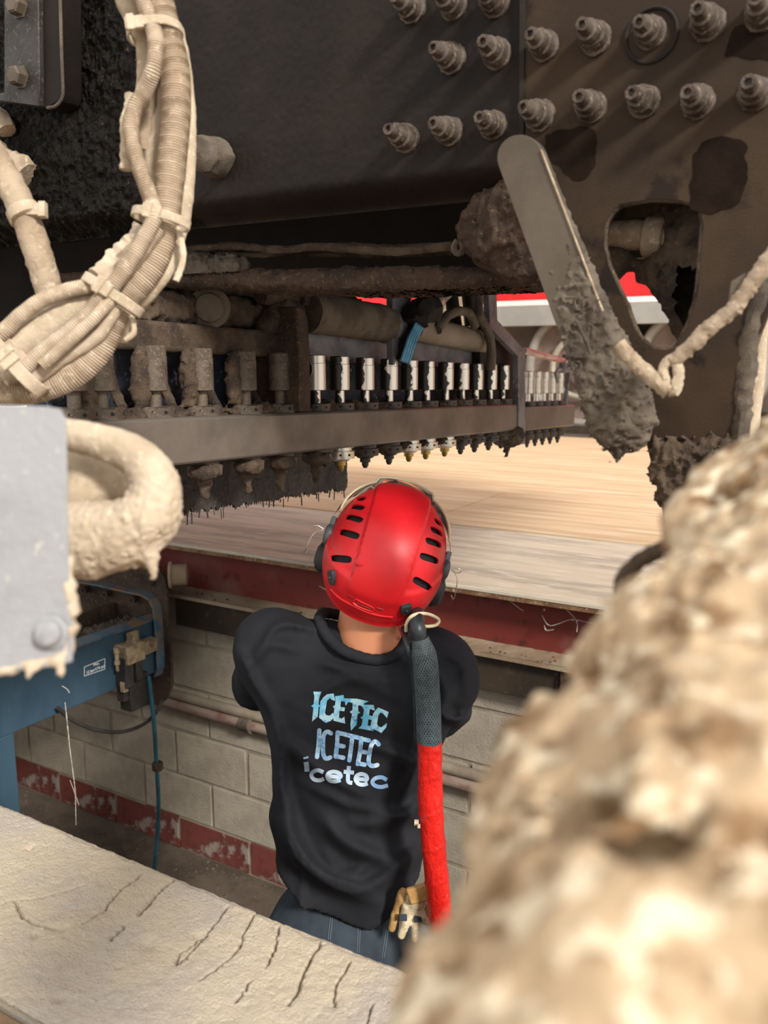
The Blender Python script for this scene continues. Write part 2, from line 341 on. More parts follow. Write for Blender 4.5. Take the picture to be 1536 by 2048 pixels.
# near concrete slab with cracks cut into it
def make_slab():
    cr = []
    for pl in [[(455,1812),(430,1850),(412,1868),(392,1890),(360,1925)], [(512,1818),(495,1850),(480,1890),(450,1925),(400,1960)],
               [(350,1757),(318,1785),(295,1810),(275,1830)], [(285,1750),(240,1785),(210,1820),(170,1850)], [(170,1770),(90,1795),(15,1803),(0,1808)],
               [(30,1800),(45,1835),(75,1850),(130,1862)], [(400,1870),(385,1890),(360,1905),(352,1930)], [(640,1880),(610,1940),(590,1990),(575,2010)],
               [(560,1850),(548,1900),(530,1940)], [(500,1960),(485,1985),(475,2000)], [(745,2010),(735,2040),(728,2060)], [(250,1850),(232,1868),(222,1880)], [(700,1925),(672,1968),(668,2010)]]:
        p = np.array([PZ(x, y, 0)[:2] for x, y in pl]); q = []
        for i in range(len(p)-1):
            for t in np.arange(0, 1, .12): q.append(p[i]*(1-t)+p[i+1]*t + rng.normal(0, .0012, 2))
        cr.append((np.array(q), random.uniform(.0011, .0021)))
    spots = [(PZ(x, y, 0)[:2], r) for x, y, r in [(58,1696,.006),(70,1870,.006),(295,1886,.012),(120,1995,.006),(238,1932,.004),(110,1857,.005),(128,1859,.005),(400,1870,.009)]]
    def fn(U, V):
        P = np.stack([U, V, np.zeros_like(U)], -1)
        z = fbm(P, 9, 3, 3)*0.0012 + fbm(P, 70, 3, 9)*0.0009 + np.minimum(0, noise(P, 160, 12)+.35)*.0022
        for q, w in cr:
            lo, hi = q.min(0)-.01, q.max(0)+.01; m = (U > lo[0]) & (U < hi[0]) & (V > lo[1]) & (V < hi[1])
            if not m.any(): continue
            G = np.stack([U[m], V[m]], -1); d = np.full(len(G), 1.0)
            for a, b in zip(q[:-1], q[1:]):
                ab = b-a; t = np.clip(((G-a)@ab)/max(ab@ab, 1e-9), 0, 1); d = np.minimum(d, np.linalg.norm(G-a-t[:, None]*ab, axis=1))
            ww = w*(.5+.9*np.abs(noise(P[m], 40, 77))); z[m] -= 0.011*np.exp(-(d/ww)**2)
        for c, r in spots: z -= 0.005*np.exp(-(((U-c[0])**2+(V-c[1])**2)/(r*r)))
        edge = sst(0, .012, .823-V + .006*noise(P, 30, 4)); z -= (1-edge)*.006
        P[..., 2] = z; return P
    mb = MB(); x0, x1, y0, y1 = -1.62, -.12, .537, .823
    mb.grid(fn, (x0, x1, 880), (y0, y1, 175))
    mb.span((x0, y0, -.22), (x1, y1-.004, -.01))
    o = struct('floor', mb, concrete, 'sunlit cracked pale concrete slab at near edge of the pit', 'floor', sharp=80)
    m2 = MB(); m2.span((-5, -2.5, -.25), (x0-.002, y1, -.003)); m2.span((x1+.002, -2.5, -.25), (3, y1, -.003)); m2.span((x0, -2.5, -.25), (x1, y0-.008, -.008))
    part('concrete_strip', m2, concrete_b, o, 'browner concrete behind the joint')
make_slab()
pf = MB(); pf.span((-6, -.2, PF-.1), (3, 2.75, PF)); pfo = struct('floor', pf, pit_floor_m, 'dark damp floor at the bottom of the pit', 'floor')
gr = MB()
for i in range(420):
    x = rng.uniform(-4, 0); y = 2.6-abs(rng.normal(0, .35)); r = rng.uniform(.002, .008)
    gr.lathe((x, y, PF-.001), (0, 0, 1), [(0, r), (r*.8, r*.7)], 5, .3)
part('grit', gr, mud_grey, pfo, kind='stuff')
wn = MB(); wn.span((-6, .60, PF), (3, .80, -.22)); struct('wall_near', wn, block_m, 'pit wall under the near concrete slab', 'wall')
we = MB(); we.span((-6.1, .6, PF), (-6, 2.8, 0)); struct('wall_left', we, mortar, 'far end wall of the pit', 'wall')

# far pit wall of blocks
wf = MB(); wf.span((-6, 2.592, PF), (3, 2.80, -.235)); wall = struct('wall_far', wf, mortar, 'pale block wall of the pit with a flaking red base course', 'wall')
zs = [PF, -1.30, -1.09, -.88, -.67, -.46, -.245]
def block_mesh(w, h, mat, seed):
    bm = bmesh.new(); bmesh.ops.create_cube(bm, size=1)
    for v in bm.verts: v.co.x *= w; v.co.y *= .05; v.co.z *= h; v.co += Vector((random.uniform(-.003, .003), random.uniform(-.002, .002), random.uniform(-.003, .003)))
    bmesh.ops.bevel(bm, geom=[e for e in bm.edges if all(v.co.y < 0 for v in e.verts)], offset=.006, segments=2, affect='EDGES')
    me = bpy.data.meshes.new('block'); bm.to_mesh(me); bm.free(); me.materials.append(mat); return me
proto = {}
for ci in range(6):
    z0, z1 = zs[ci], zs[ci+1]; red = ci == 0; h = z1-z0-.008
    off = .205*(ci % 2) + .06
    for k in range(-13, 6):
        xc = k*.41 + off
        if not -4.6 < xc < 1.3: continue
        key = (ci, k % 4)
        if key not in proto: proto[key] = block_mesh(.403, h, block_red if red else block_m, key)
        o = bpy.data.objects.new('block', proto[key]); link(o, wall)
        o.location = (xc, 2.611+random.uniform(-.001, .0015), (z0+z1)/2); WL[o] = np.zeros(3)

# far steel plates, one thing of the floor each
zp = struct('floor', MB().span((-8, 2.72, -.5), (6, 9.2, -.013)), rust_dark, 'floor of worn steel plates beyond the pit', 'floor')
a0 = PZ(1213, 915, 0); a1 = PZ(940, 1010, 0)         # the seam that runs away across the plates
xs = float((a0[0]+a1[0])/2)
ys = [3.44, 4.55, 5.7, 6.9, 7.9]
mb = MB(); mb.span((-6, 2.505, -.014), (3.5, 3.434, 0)); part('steel_plate', mb, plate_floor2, zp, 'greyer edge plate along the pit', bev=.003)
for j in range(4):
    xx = [-8, xs-2.4, xs, xs+2.4, 6] if j % 2 == 0 else [-8, xs-2.4, xs, xs+2.4, 6]
    for i in range(4):
        mb = MB(); mb.span((xx[i], ys[j]+(.006 if j == 0 else .0008), -.013), (xx[i+1]-.004, ys[j+1]-.0005, .002+.001*((i+j) % 2))); part('steel_plate', mb, plate_floor, zp)
bf = MB(); bf.span((-9, 7.9, -.3), (7, 14, -.005)); struct('floor', bf, pit_floor_m, 'dull brown floor under the red train', 'floor')
hw = MB(); hw.span((-34, 13.2, -.3), (9, 13.4, 6)); struct('wall_back', hw, hall_m, 'beige hall wall seen beyond the machine', 'wall')

# pit edge beam (I section, faded red) and its parts
bt = thing('pit_edge_beam', 'faded red steel I-beam along the far edge of the pit, under the plates', 'beam', (-1.2, 2.6, -.235))
mb = MB(); mb.span((-6, 2.508, -.030), (3.4, 2.71, -.0145)); part('top_flange', mb, rust_edge, bt, bev=.002)
mb = MB(); mb.span((-6, 2.600, -.218), (3.4, 2.612, -.030)); part('web', mb, red_steel, bt)
def lf(U, V):
    P = np.stack([U, V, np.zeros_like(U)], -1); P[..., 2] = -.219 + .008*sst(2.53, 2.6, V) + .0012*fbm(P, 50, 2, 5); return P
mb = MB(); mb.grid(lf, (-4.2, 1.6, 900), (2.506, 2.600, 14)); mb.span((-6, 2.506, -.235), (3.4, 2.71, -.2205)); part('bottom_flange', mb, flange_dust, bt, 'lower flange covered in pale dust')
mb = MB()
for i in range(260):
    x = rng.uniform(-3.6, .6); y = rng.uniform(2.51, 2.59); r = rng.uniform(.002, .006)
    mb.lathe((x, y, -.2185), (0, 0, 1), [(0, r), (r, r*.5)], 5, .3)
part('grit', mb, rust_dark, bt, kind='stuff')
ld = MB(); e0 = PY(352, 1220, 2.54)[0]; e1 = PY(1118, 1400, 2.54)[0]
ld.span((e0, 2.535, -.365), (e1, 2.60, -.237)); single('ledger_beam', ld, timber, 'dark brown box beam under the red I-beam', 'beam', bev=.004)
ld = MB(); ld.span((e1+.004, 2.52, -.37), (e1+.075, 2.60, -.237)); single('mounting_block', ld, rust_dark, 'short dark steel block at right end of the brown beam', 'block', bev=.006)

# pipes along the wall
pg = thing('wall_pipe', 'grey pipe running along the block wall, the upper of two', 'pipe', (-1.5, 2.55, -.6), 'wall pipes')
p0 = PY(340, 1388, 2.56); zg = float(p0[2])
mb = MB(); mb.tube([(-4.6, 2.565, zg), (1.5, 2.565, zg)], .021, 16, .3, smooth=False); part('pipe_run', mb, pipe_grey, pg)
for x in (-3.1, -1.55, -.2): mb = MB(); mb.cyl((x-.012, 2.565, zg), (x+.012, 2.565, zg), .025, n=16); part('clamp', mb, rust_dark, pg)
pr = thing('wall_pipe', 'faded red pipe running along the block wall, the lower of two', 'pipe', (-1.5, 2.55, -.7), 'wall pipes')
zr = float(PY(400, 1422, 2.56)[2])
mb = MB(); mb.tube([(-4.6, 2.555, zr), (1.5, 2.555, zr)], .022, 16, .3, smooth=False); part('pipe_run', mb, pipe_red, pr)
xc = float(PY(492, 1442, 2.555)[0]); mb = MB(); mb.cyl((xc-.028, 2.555, zr), (xc+.02, 2.555, zr), .029, n=18); mb.cyl((xc+.02, 2.555, zr), (xc+.034, 2.555, zr), .032, n=18); part('coupling', mb, mud_grey, pr, 'grey coupling sleeve')

# cobwebs and bits on the beam
mb = MB()
for pl in [[(1080,1232),(1100,1250),(1140,1240),(1180,1248),(1225,1255)], [(1085,1250),(1090,1262),(1110,1258)], [(1135,1220),(1150,1245),(1153,1262)], [(1010,1190),(1040,1215),(1050,1222)],
           [(900,1172),(930,1180),(960,1178)], [(640,1170),(670,1190)]]:
    mb.tube([PY(x, y, 2.56)+rng.normal(0, .003, 3) for x, y in pl], .0011, 5, .006, lump=.0012, lsc=300)
for x, y in [(1088,1220),(1153,1243),(1180,1246),(1090,1258),(1224,1253),(1145,1240),(1004,1325),(1000,1332)]:
    c = PY(x, y, 2.55); mb.lathe(c, (0.2, -.5, 1), [(-.004, .001), (0, .003), (.005, .0015)], 6, .4)
single('cobweb', mb, web_m, 'dusty cobweb strands hung on the red beam web at right', 'cobweb', kind='stuff')
mb = MB(); mb.tube([PT(130,1405,2.6), PT(134,1440,2.6), PT(140,1500,2.6), PT(150,1580,2.6), PT(152,1650,2.6)], .0009, 6, .005, lump=.0022, lsc=160)
mb.tube([PT(124,1372,2.55), PT(134,1378,2.55), PT(139,1386,2.55)], .0014, 5, .01); mb.tube([PT(140,1560,2.6), PT(158,1610,2.6)], .0012, 5, .01)
single('hanging_cobweb', mb, web_m, 'dusty web strand hanging down from the blue beam', 'cobweb')

# ================================================================== RED TRAIN BEHIND
YT = 8.3
tr = thing('red_train', 'red train with a white stripe on the track beyond the machine', 'train', (-1, YT, 0))
def zt(px, py, Y=YT): return float(PY(px, py, Y)[2])
z1, z2, z3 = zt(1024, 602), zt(1024, 612), zt(1024, 652)
mb = MB(); mb.span((-9, YT, z1), (6, YT+2.5, z1+2.2)); part('body', mb, train_red, tr, bev=.02)
mb = MB(); mb.span((-9, YT-.006, z2), (6, YT+.5, z1)); part('stripe', mb, train_white, tr)
mb = MB(); mb.span((-9, YT-.003, z3), (6, YT+2.4, z2)); part('skirt_panel', mb, train_grey, tr)
mb = MB(); mb.span((-9, YT+.35, .25), (6, YT+2.0, z3)); part('underframe', mb, train_dark, tr)
for px, py in ((1165, 775), (1400, 768)):
    c = PY(px, py, YT+.15); c[2] = .66
    mb = MB(); mb.lathe(c+[0, .06, 0], (0, -1, 0), [(0, .62), (.05, .62), (.058, .60), (.050, .52), (.045, .48), (.045, .36), (.05, .22), (.09, .18), (.1, 0)], 64)
    w = part('wheel', mb, wheel_m, tr)
    mb = MB()
    mb.tube([c+np.array([math.cos(a)*.565, -.0, math.sin(a)*.565]) for a in np.linspace(0, 2*math.pi, 65)], .045, 10, .05, caps=False)
    part('rim', mb, rim_m, w)
    mb = MB(); mb.tube([c+np.array([math.cos(a)*.30, -.06, math.sin(a)*.30]) for a in np.linspace(0, 2*math.pi, 49)], .03, 8, .05, caps=False); part('brake_ring', mb, brake_m, w)
    for k in range(6):
        a = k*math.pi/3; mb = MB(); mb.lathe(c+np.array([math.cos(a)*.11, -.07, math.sin(a)*.11]), (0, -1, 0), [(0, .03), (.03, .028)], 8); part('hub_bolt', mb, train_dark, w)
mb = MB(); mb.span((-9, YT+.05, -.004), (6, YT+.2, .06)); single('train_rail', mb, rust_dark, 'low brown rail under the red train wheels', 'rail')
# beige locker and post seen left of the train
mb = MB(); g = PY(855, 640, 7.2); g2 = PY(905, 640, 7.2); mb.span((g[0]-.05, 7.2, 0), (g2[0]+.1, 7.6, 1.75))
sc_ = single('hall_cabinet', mb, hall_m, 'beige cabinet seen behind the machine, left of the red train', 'cabinet', bev=.01)

# ================================================================== BLUE PIT LIFT
XB = -2.46
bl = thing('pit_lift', 'blue steel lift beam spanning the pit on a post, with bolted end frame', 'lift', (XB-.1, 1.9, PF))
def BX(px, py): return PX(px, py, XB)
top = float(BX(300, 1232)[2]); bot = -.505
zt_ = -.285
mb = MB(); mb.box((XB-.012, (1.0+2.38)/2, (zt_+bot)/2), (.024, 1.38, zt_-bot)); mb.box((XB-.09, 1.69, bot+.008), (.16, 1.38, .016)); part('beam', mb, blue_paint, bl, bev=.003)
mb = MB(); mb.span((XB-.06, 1.0, zt_-.004), (XB+.004, 2.4, zt_+.008)); part('top_lip', mb, blue_rust, bl, bev=.003)
mb = MB(); mb.span((XB-.24, 1.0, zt_-.05), (XB-.06, 2.38, zt_-.02)); mb.span((XB-.26, 1.0, zt_-.05), (XB-.235, 2.38, zt_+.03)); part('channel', mb, rust_dark, bl, 'brown channel behind the lip', bev=.003)
mb = MB(); mb.grid(lambda U, V: np.stack([U, V, zt_-.02+.018*np.clip(lumps(np.stack([U, V, 0*U], -1), 60, 3), 0, 1)], -1), (XB-.17, XB-.06, 34), (1.5, 2.36, 220)); part('grit', mb, mud_grey, bl, kind='stuff')
pc = PX(12, 1500, XB); mb = MB(); mb.span((XB-.07, pc[1]-.05, PF), (XB-.0, pc[1]+.035, bot)); part('post', mb, blue_paint, bl, bev=.004)
YE = 2.385
def EP(px, py, y=YE): return PY(px, py, y)
# end frame plate (plane across the pit direction) with rounded corner
op = [(150,1098),(215,1112),(262,1124),(300,1132),(318,1140),(329,1155),(333,1180),(336,1250),(342,1330),(342,1375),(334,1398),(318,1410),(258,1411),(246,1400),(243,1380),(240,1300),(150,1300)]
mb = MB(); mb.prism([EP(x, y) for x, y in op], (0, .012, 0)); part('end_plate', mb, rust_dark, bl, bev=.002)
mb = MB(); pth = [EP(x, y, YE-.02) for x, y in [(150,1160),(200,1168),(260,1182),(290,1188),(306,1198),(314,1215),(317,1245),(320,1300),(321,1335),(316,1350)]]
for a, b in zip(pth[:-1], pth[1:]):
    d = b-a; L = np.linalg.norm(d); d /= L; up = np.cross((0, 1, 0), d); mb.box((a+b)/2, (L+.004, .045, .008), (d, (0, 1, 0), up))
part('flange', mb, blue_rust, bl, 'rounded flange, blue paint rusting through', bev=.001)
for x, y in [(175, 1178), (217, 1186), (271, 1197)]:
    c = EP(x, y, YE-.012); mb = MB(); mb.lathe(c, (.25, -1, 0), [(0, .014), (.03, .014), (.03, .007), (.02, .006)], 16); part('bush', mb, rust_dark, bl)
c = EP(303, 1162, YE); mb = MB(); mb.lathe(c, (0, -1, 0), [(0, .022), (.006, .022), (.006, .016), (.014, .013)], 6); part('hex_bolt', mb, rust_dark, bl)
c = EP(338, 1150, YE+.02); mb = MB(); mb.lathe(c, (.75, .6, 0), [(0, .052), (.01, .055), (.012, .043), (.07, .043), (.075, .02)], 28); part('roller', mb, flange_dust, bl, 'dusty roller riding on the beam flange')
# pneumatic valve on the beam face
va = lambda px, py, dx: PX(px, py, XB+dx)
mb = MB(); a = va(243, 1300, .03); 
A3 = [(0, 1, 0), (0, 0, 1), (1, 0, 0)]
def vbox(m, px0, py0, px1, py1, x0, x1):
    p = va(px0, py0, x1); q = va(px1, py1, x1); m.span((XB+x0, min(p[1], q[1]), min(p[2], q[2])), (XB+x1, max(p[1], q[1]), max(p[2], q[2])))
mb = MB(); vbox(mb, 254, 1296, 292, 1318, .0, .07); vb = part('valve_body', mb, valve_beige, bl, 'dusty beige valve block', bev=.003)
mb = MB(); vbox(mb, 258, 1268, 279, 1284, .02, .035); mb.lathe(va(268, 1288, .04), (0, 0, 1), [(-.01, .012), (.012, .012), (.014, .006), (.03, .005)], 12); part('port', mb, valve_beige, vb)
mb = MB(); vbox(mb, 290, 1285, 316, 1300, .01, .05); mb.lathe(va(304, 1286, .05), (1, .2, 0), [(0, .016), (.012, .016), (.013, .008)], 12); part('elbow', mb, valve_beige, vb)
mb = MB(); mb.lathe(va(233, 1306, .05), (0, 0, -1), [(-.02, .011), (0, .011), (.004, .008), (.03, .008), (.032, .011), (.045, .011), (.05, .006), (.07, .006)], 10); part('fitting', mb, valve_beige, vb)
mb = MB(); vbox(mb, 250, 1319, 270, 1372, 0, .06); vbox(mb, 272, 1316, 288, 1358, 0, .065); vbox(mb, 259, 1358, 300, 1408, -.02, .04); vbox(mb, 244, 1330, 262, 1400, -.01, .03); part('solenoid', mb, valve_black, bl, 'black solenoid bodies', bev=.004)
mb = MB(); vbox(mb, 247, 1366, 257, 1382, .03, .05); part('plug', mb, valve_beige, bl)
# the small pressure label
mb = MB(); P4 = [BX(x, y)+np.array([.002, 0, 0]) for x, y in [(168, 1334), (209, 1317), (209, 1338), (168, 1352)]]
for i in range(4): a, b = P4[i], P4[(i+1) % 4]; mb.tube([a, b], .0013, 4, .05, smooth=False)
def text_mesh(s, size, o, ux, uy, mat, name, parent, bold=0):
    cu = bpy.data.curves.new('text', 'FONT'); cu.body = s; cu.size = size; cu.offset = bold; cu.resolution_u = 3
    t = bpy.data.objects.new('text', cu); COL.objects.link(t); me = bpy.data.meshes.new_from_object(t); bpy.data.objects.remove(t)
    v = np.array([p.co[:] for p in me.vertices]); f = [tuple(p.vertices) for p in me.polygons]; bpy.data.meshes.remove(me)
    return np.array(o)+v[:, :1]*np.array(ux)+v[:, 1:2]*np.array(uy), f
lab = part('pressure_label', mb, white_m, bl, 'white lettered pressure label')
ux = P4[1]-P4[0]; ux[2] = 0; ux /= np.linalg.norm(ux); o1 = P4[3]+np.array([.003, .006, .006])
mb = MB(); mb.add(*text_mesh('12 bar/174 psi', .0150, o1, (0, 1, 0), (0, 0, 1), white_m, '', None, .0004)); mb.add(*text_mesh('Max.', .0150, o1+np.array([0, .035, .019]), (0, 1, 0), (0, 0, 1), white_m, '', None, .0004)); part('lettering', mb, white_m, lab)
# air hoses
h = thing('air_hose', 'thin teal air hose hanging from the valve to the pit floor', 'hose', PT(312, 1600, 2.7))
hp = [PX(x, y, XB+.06) for x, y in [(297,1352),(303,1400),(309,1460),(313,1530),(317,1600),(316,1660),(309,1735)]]; hp.append(hp[-1]+np.array([-.05, .0, -.25]))
mb = MB(); mb.tube(hp, .0085, 12, .02); part('tube', mb, hose_blue, h)
mb = MB(); c = PX(315, 1532, XB+.06); mb.lathe(c, (0, 0, 1), [(-.017, .018), (-.014, .022), (.014, .022), (.017, .018)], 16); part('collar', mb, rust_dark, h, 'dark round weight')
mb = MB(); mb.tube([PX(x, y, XB+.03) for x, y in [(115,1415),(140,1437),(185,1458),(240,1464),(285,1450),(312,1425),(324,1400)]], .0075, 10, .02); single('control_cable', mb, valve_black, 'dark cable looping under the blue beam', 'cable')
# ================================================================== RAIL MACHINE OVERHEAD
YM = 1.15
mach = thing('machine_frame', 'huge dark riveted steel frame of the rail vehicle overhead, bolts and holes', 'vehicle frame', PY(900, 560, YM))
def FP(px, py, dy=0): return PY(px, py, YM+dy)
# main plate, left and centre, with grease thickening to the left
p00, p10 = FP(-90, 430), FP(1046, 430); xL, xR = p00[0]-.35, float(FP(1046, 215)[0]); zB = float(FP(600, 425)[2]); zTop = 2.3
def mainplate(U, V):
    P = np.stack([U, np.full_like(U, YM), V], -1); g = sst(FP(360, 300)[0], FP(230, 300)[0], U+.03*noise(P, 9, 2))
    d = .0006*fbm(P, 160, 2, 3) + g*(.010*lumps(P, 45, 8)+.008*lumps(P, 110, 9)+.012*np.clip(fbm(P, 14, 2, 4), 0, 1))
    roll = sst(zB+.05, zB, V); P[..., 1] = YM - d + roll**2*.05; return P
mb = MB(); mb.grid(mainplate, (xL, xR-.004, 620), (zB, 1.72, 260)); mb.span((xL, YM+.012, zB+.05), (xR, YM+.03, zTop))
plate_dark_o = part('side_plate', mb, plate_dark, mach, sharp=80)
gm = bpy.data.materials.get('black_grease'); plate_dark_o.data.materials.append(gm)
xg = FP(345, 300)[0]-WL[mach][0]
for p in plate_dark_o.data.polygons:
    if p.center.x < xg + .03*math.sin(p.center.z*23)+.02*math.sin(p.center.z*61): p.material_index = 1
# right plate with window, going down into a leg
hole = [(1240,408),(1222,425),(1210,448),(1207,490),(1216,530),(1236,575),(1256,620),(1268,655),(1284,680),(1308,698),(1334,700),(1352,694),(1378,650),(1395,590),(1402,520),(1407,450),(1398,412),(1360,400),(1300,398)]
outl = [(1046,-420),(1740,-420),(1740,420),(1650,520),(1560,560),(1500,720),(1483,880),(1470,960),(1440,1010),(1400,1045),(1362,1050),(1340,1020),(1318,985),(1308,950),(1296,900),(1270,800),(1238,700),(1195,620),(1140,520),(1100,440),(1046,400)]
mb = MB(); mb.prism([FP(x, y, -.006) for x, y in outl], (0, .022, 0), [FP(x, y, -.006) for x, y in hole])
rp = part('frame_plate', mb, plate_brown, mach, 'brown dusty plate with an oblong window and a tapering leg')
st_m = M('dark_oil_stain', '1d140f', '241a14', sc=20, rough=0.8, spec=0.08, bump=0.4, bsc=200)
def stain(pts, dy, seed):
    P = np.array([FP(x, y, dy) for x, y in pts]); P = catmull(np.vstack([P, P[:1]]), 8)[:-1]; P = resample(np.vstack([P, P[:1]]), .004)[:-1]; P += np.stack([fbm(P, 38, 3, seed)*.007, 0*P[:, 0], fbm(P, 38, 3, seed+1)*.007], 1)
    m = MB(); m.prism(P, (0, .0012, 0)); part('oil_stain', m, st_m, mach)
stain([(1440,265),(1410,280),(1395,300),(1385,330),(1378,380),(1390,425),(1430,430),(1480,400),(1490,340),(1478,290)], -.0068, 3)
stain([(1100,262),(1180,258),(1190,300),(1185,340),(1150,370),(1120,330),(1095,290)], -.0068, 5)
stain([(1475,45),(1540,30),(1600,60),(1590,130),(1530,125),(1500,120),(1455,105)], -.0068, 8)
mb = MB(); hb = [FP(x, y, .0) for x, y in hole]; hb.append(hb[0])
mb.tube(hb, .0045, 10, .004, rf=lambda s, a, D, P: 1+.35*lumps(P, 130, 4), smooth=True); part('window_rim', mb, mud_brown, mach, 'raised mud-lined rim of the window')
# mud-caked lower leg: lumpy shell around the leg tip
def leg():
    f = Field(FP(1300, 1060)-[.14, .05, .03], FP(1530, 640)+[.13, .06, .03], .0028)
    rows = [(890, 1306, 1476, .008), (940, 1312, 1470, .011), (985, 1332, 1450, .013), (1025, 1354, 1425, .012)]
    for (y0, a0_, b0, r0), (y1, a1_, b1, r1) in zip(rows[:-1], rows[1:]):
        for t in np.linspace(0, 1, 9):
            y = y0+(y1-y0)*t; a = a0_+(a1_-a0_)*t; b = b0+(b1-b0)*t; r = r0+(r1-r0)*t; f.cap(FP(a+18, y), FP(b-18, y), r, k=.012)
    f.disp(lambda G: .010*lumps(G, 55, 1)+.006*lumps(G, 120, 2)+.004*noise(G, 200, 4)-.003)
    return f.mesh()
v, fc = leg(); part('leg_mud', (v, fc), mud_brown, mach, 'mud crust covering the leg', sharp=180)
# bolts: one mesh, one object each
def bolt_mb(seed):
    random.seed(seed); m = MB(); y = lambda q: -q
    m.lathe((0, 0, 0), (0, -1, 0), [(0, .0262), (.006, .0262), (.008, .0225), (.026, .0215), (.028, .019), (.0285, .0175), (.031, .0175), (.032, .0185), (.046, .0165), (.048, .0120), (.066, .0112), (.070, .0102), (.070, .0058), (.062, .0052)], 22, .05)
    v, f = m.data(); v = v + (np.random.default_rng(seed).normal(0, 1, v.shape)*.00035); return v, f
bolt_dust = M('dusty_bolt_steel', '5c5148', '3a2f27', '887a69', sc=45, rough=0.6, metal=0.15, bump=0.6, bsc=200, s3=90)
bolt_mesh = []
for s in range(3): v, f = bolt_mb(s); bolt_mesh.append(mesh('bolt', v, f, bolt_dust, 40))
bpx = [(826,18),(908,12),(992,4),(905,118),(995,110),(1090,93),(1192,78),(1302,68),(1416,48),(814,278),(900,264),(988,252),(1082,232),(1184,216),(1290,204),(1397,206),(1512,190),(1526,28)]
for i, (x, y) in enumerate(bpx):
    o = bpy.data.objects.new('bolt', bolt_mesh[i % 3]); link(o, mach); o.location = FP(x, y, -.006 if x > 1046 else -.0)-WL[mach]; o.rotation_euler = (random.uniform(-.05, .05), random.uniform(0, 6), random.uniform(-.05, .05)); o.scale = [random.uniform(.74, .80)]*3; WL[o] = WL[mach]
c = FP(1302, 70, -.008); mb = MB(); mb.tube([c+np.array([math.cos(a), 0, math.sin(a)])*.031 for a in np.linspace(0, 2*math.pi, 33)], .0025, 8, .006, caps=False); part('washer_ring', mb, black, mach)
c = FP(437, 318); mb = MB(); mb.lathe(c, (.15, -1, 0), [(-.01, .03), (.012, .031), (.03, .027), (.045, .026), (.053, .02), (.056, .002)], 16, .08); part('mud_capped_bolt', mb, mud_grey, mach, 'large round bolt capped with mud', lump=.006, lsc=90)
# dark recess: black sheets carry its shade, ceiling added to block light; cables
mb = MB(); mb.span((xL-3, YM+.05, zB+.03), (.12, YM+.09, zB+.20)); mb.span((xL-4, YM+.09, zB+.13), (.12, 3.6, zB+.2)); mb.span((xL-5, 1.9, .60), (-2.2, 1.95, zB+.16)); mb.span((-2.2, 1.9, .86), (-1.3, 1.95, zB+.16)); mb.span((-1.3, 1.9, .96), (.12, 1.95, zB+.16)); part('underbody_light_block', mb, black, mach)
mb = MB(); mb.span((xL-3, YM+.09, 1.6), (.12, 3.6, 1.75)); part('light_block_pan', mb, black, mach)  # unseen pan added to block light from above, cut short for the sun
cb = MB()
for k, pl in enumerate([[(370,498),(470,492),(560,500),(640,494),(720,500),(800,503),(905,492)], [(300,486),(500,510),(660,492),(790,496),(960,488),(1040,492)], [(420,505),(600,508),(760,510),(900,505)]]):
    cb.tube([PY(x, y, YM+.12+.03*k) for x, y in pl], .006-.001*k, 9, .01, lump=.003, lsc=80)
part('cable_run', cb, mud_brown, mach, 'mud-coated cables under the side plate')
mb = MB(); mb.tube([PY(x, y, YM+.08) for x, y in [(915,480),(908,495),(915,508),(926,500),(925,478),(935,470),(955,485)]], .0045, 8, .005, lump=.002, lsc=150); part('cable_hook', mb, mud_grey, mach)
# lumpy casting left of the lever
def cast():
    f = Field(PY(900, 560, YM+.04)-[.06, .05, .04], PY(1110, 385, YM+.04)+[.08, .12, .03], .004)
    for (x, y, r, dy) in [(960,440,.02,.06),(1000,420,.03,.05),(1045,430,.035,.05),(1010,480,.035,.06),(1060,490,.04,.06),(1080,530,.03,.05),(960,470,.02,.07),(1050,400,.03,.04),(985,505,.02,.07),(1040,530,.02,.06)]:
        f.ell(PY(x, y, YM+dy), (r*1.3, r, r*.9), k=.02)
    f.disp(lambda G: .009*lumps(G, 50, 11)+.004*lumps(G, 130, 12)); return f.mesh()
part('mud_casting', cast(), plate_under, mach, 'muddy casting behind the lever', sharp=180)
# transverse brown plate under the frame
def low(px, py): return PY(px, py, 1.28)
def tplate():
    f = Field(low(100, 606)-[.05, .13, .01], low(1110, 520)+[.06, .25, .03], .0042)
    pts = [(120,555),(350,558),(520,560),(700,561),(860,560),(1000,556),(1095,556)]; hh = [.012,.014,.017,.020,.019,.014,.009]
    for (a, ha), (b, hb_) in zip(list(zip(pts, hh))[:-1], list(zip(pts, hh))[1:]):
        pa, pb = low(*a), low(*b)
        for dy in (0, .03, .06, .10, .14): f.cap(pa+[0, dy, 0], pb+[0, dy, 0], ha, hb_, k=.010)
    f.disp(lambda G: .006*lumps(G, 70, 21)+.004*lumps(G, 150, 22)-.002); return f.mesh()
part('cross_plate', tplate(), plate_under, mach, 'rusty brown mud-covered cross plate', sharp=180)
def clods():
    f = Field(low(340, 545)-[.03, .08, .01], low(520, 495)+[.03, .04, .02], .0035)
    for x, y, r in [(395,532,.028),(425,538,.022),(470,536,.02),(450,530,.016),(375,535,.018)]: f.ell(low(x, y)-[0, .0, 0], (r*1.3, r, r*.8), k=.01)
    f.disp(lambda G: .010*lumps(G, 60, 31)+.005*lumps(G, 160, 32)); return f.mesh()
part('mud_clods', clods(), mud_grey, mach, kind='stuff', sharp=180)
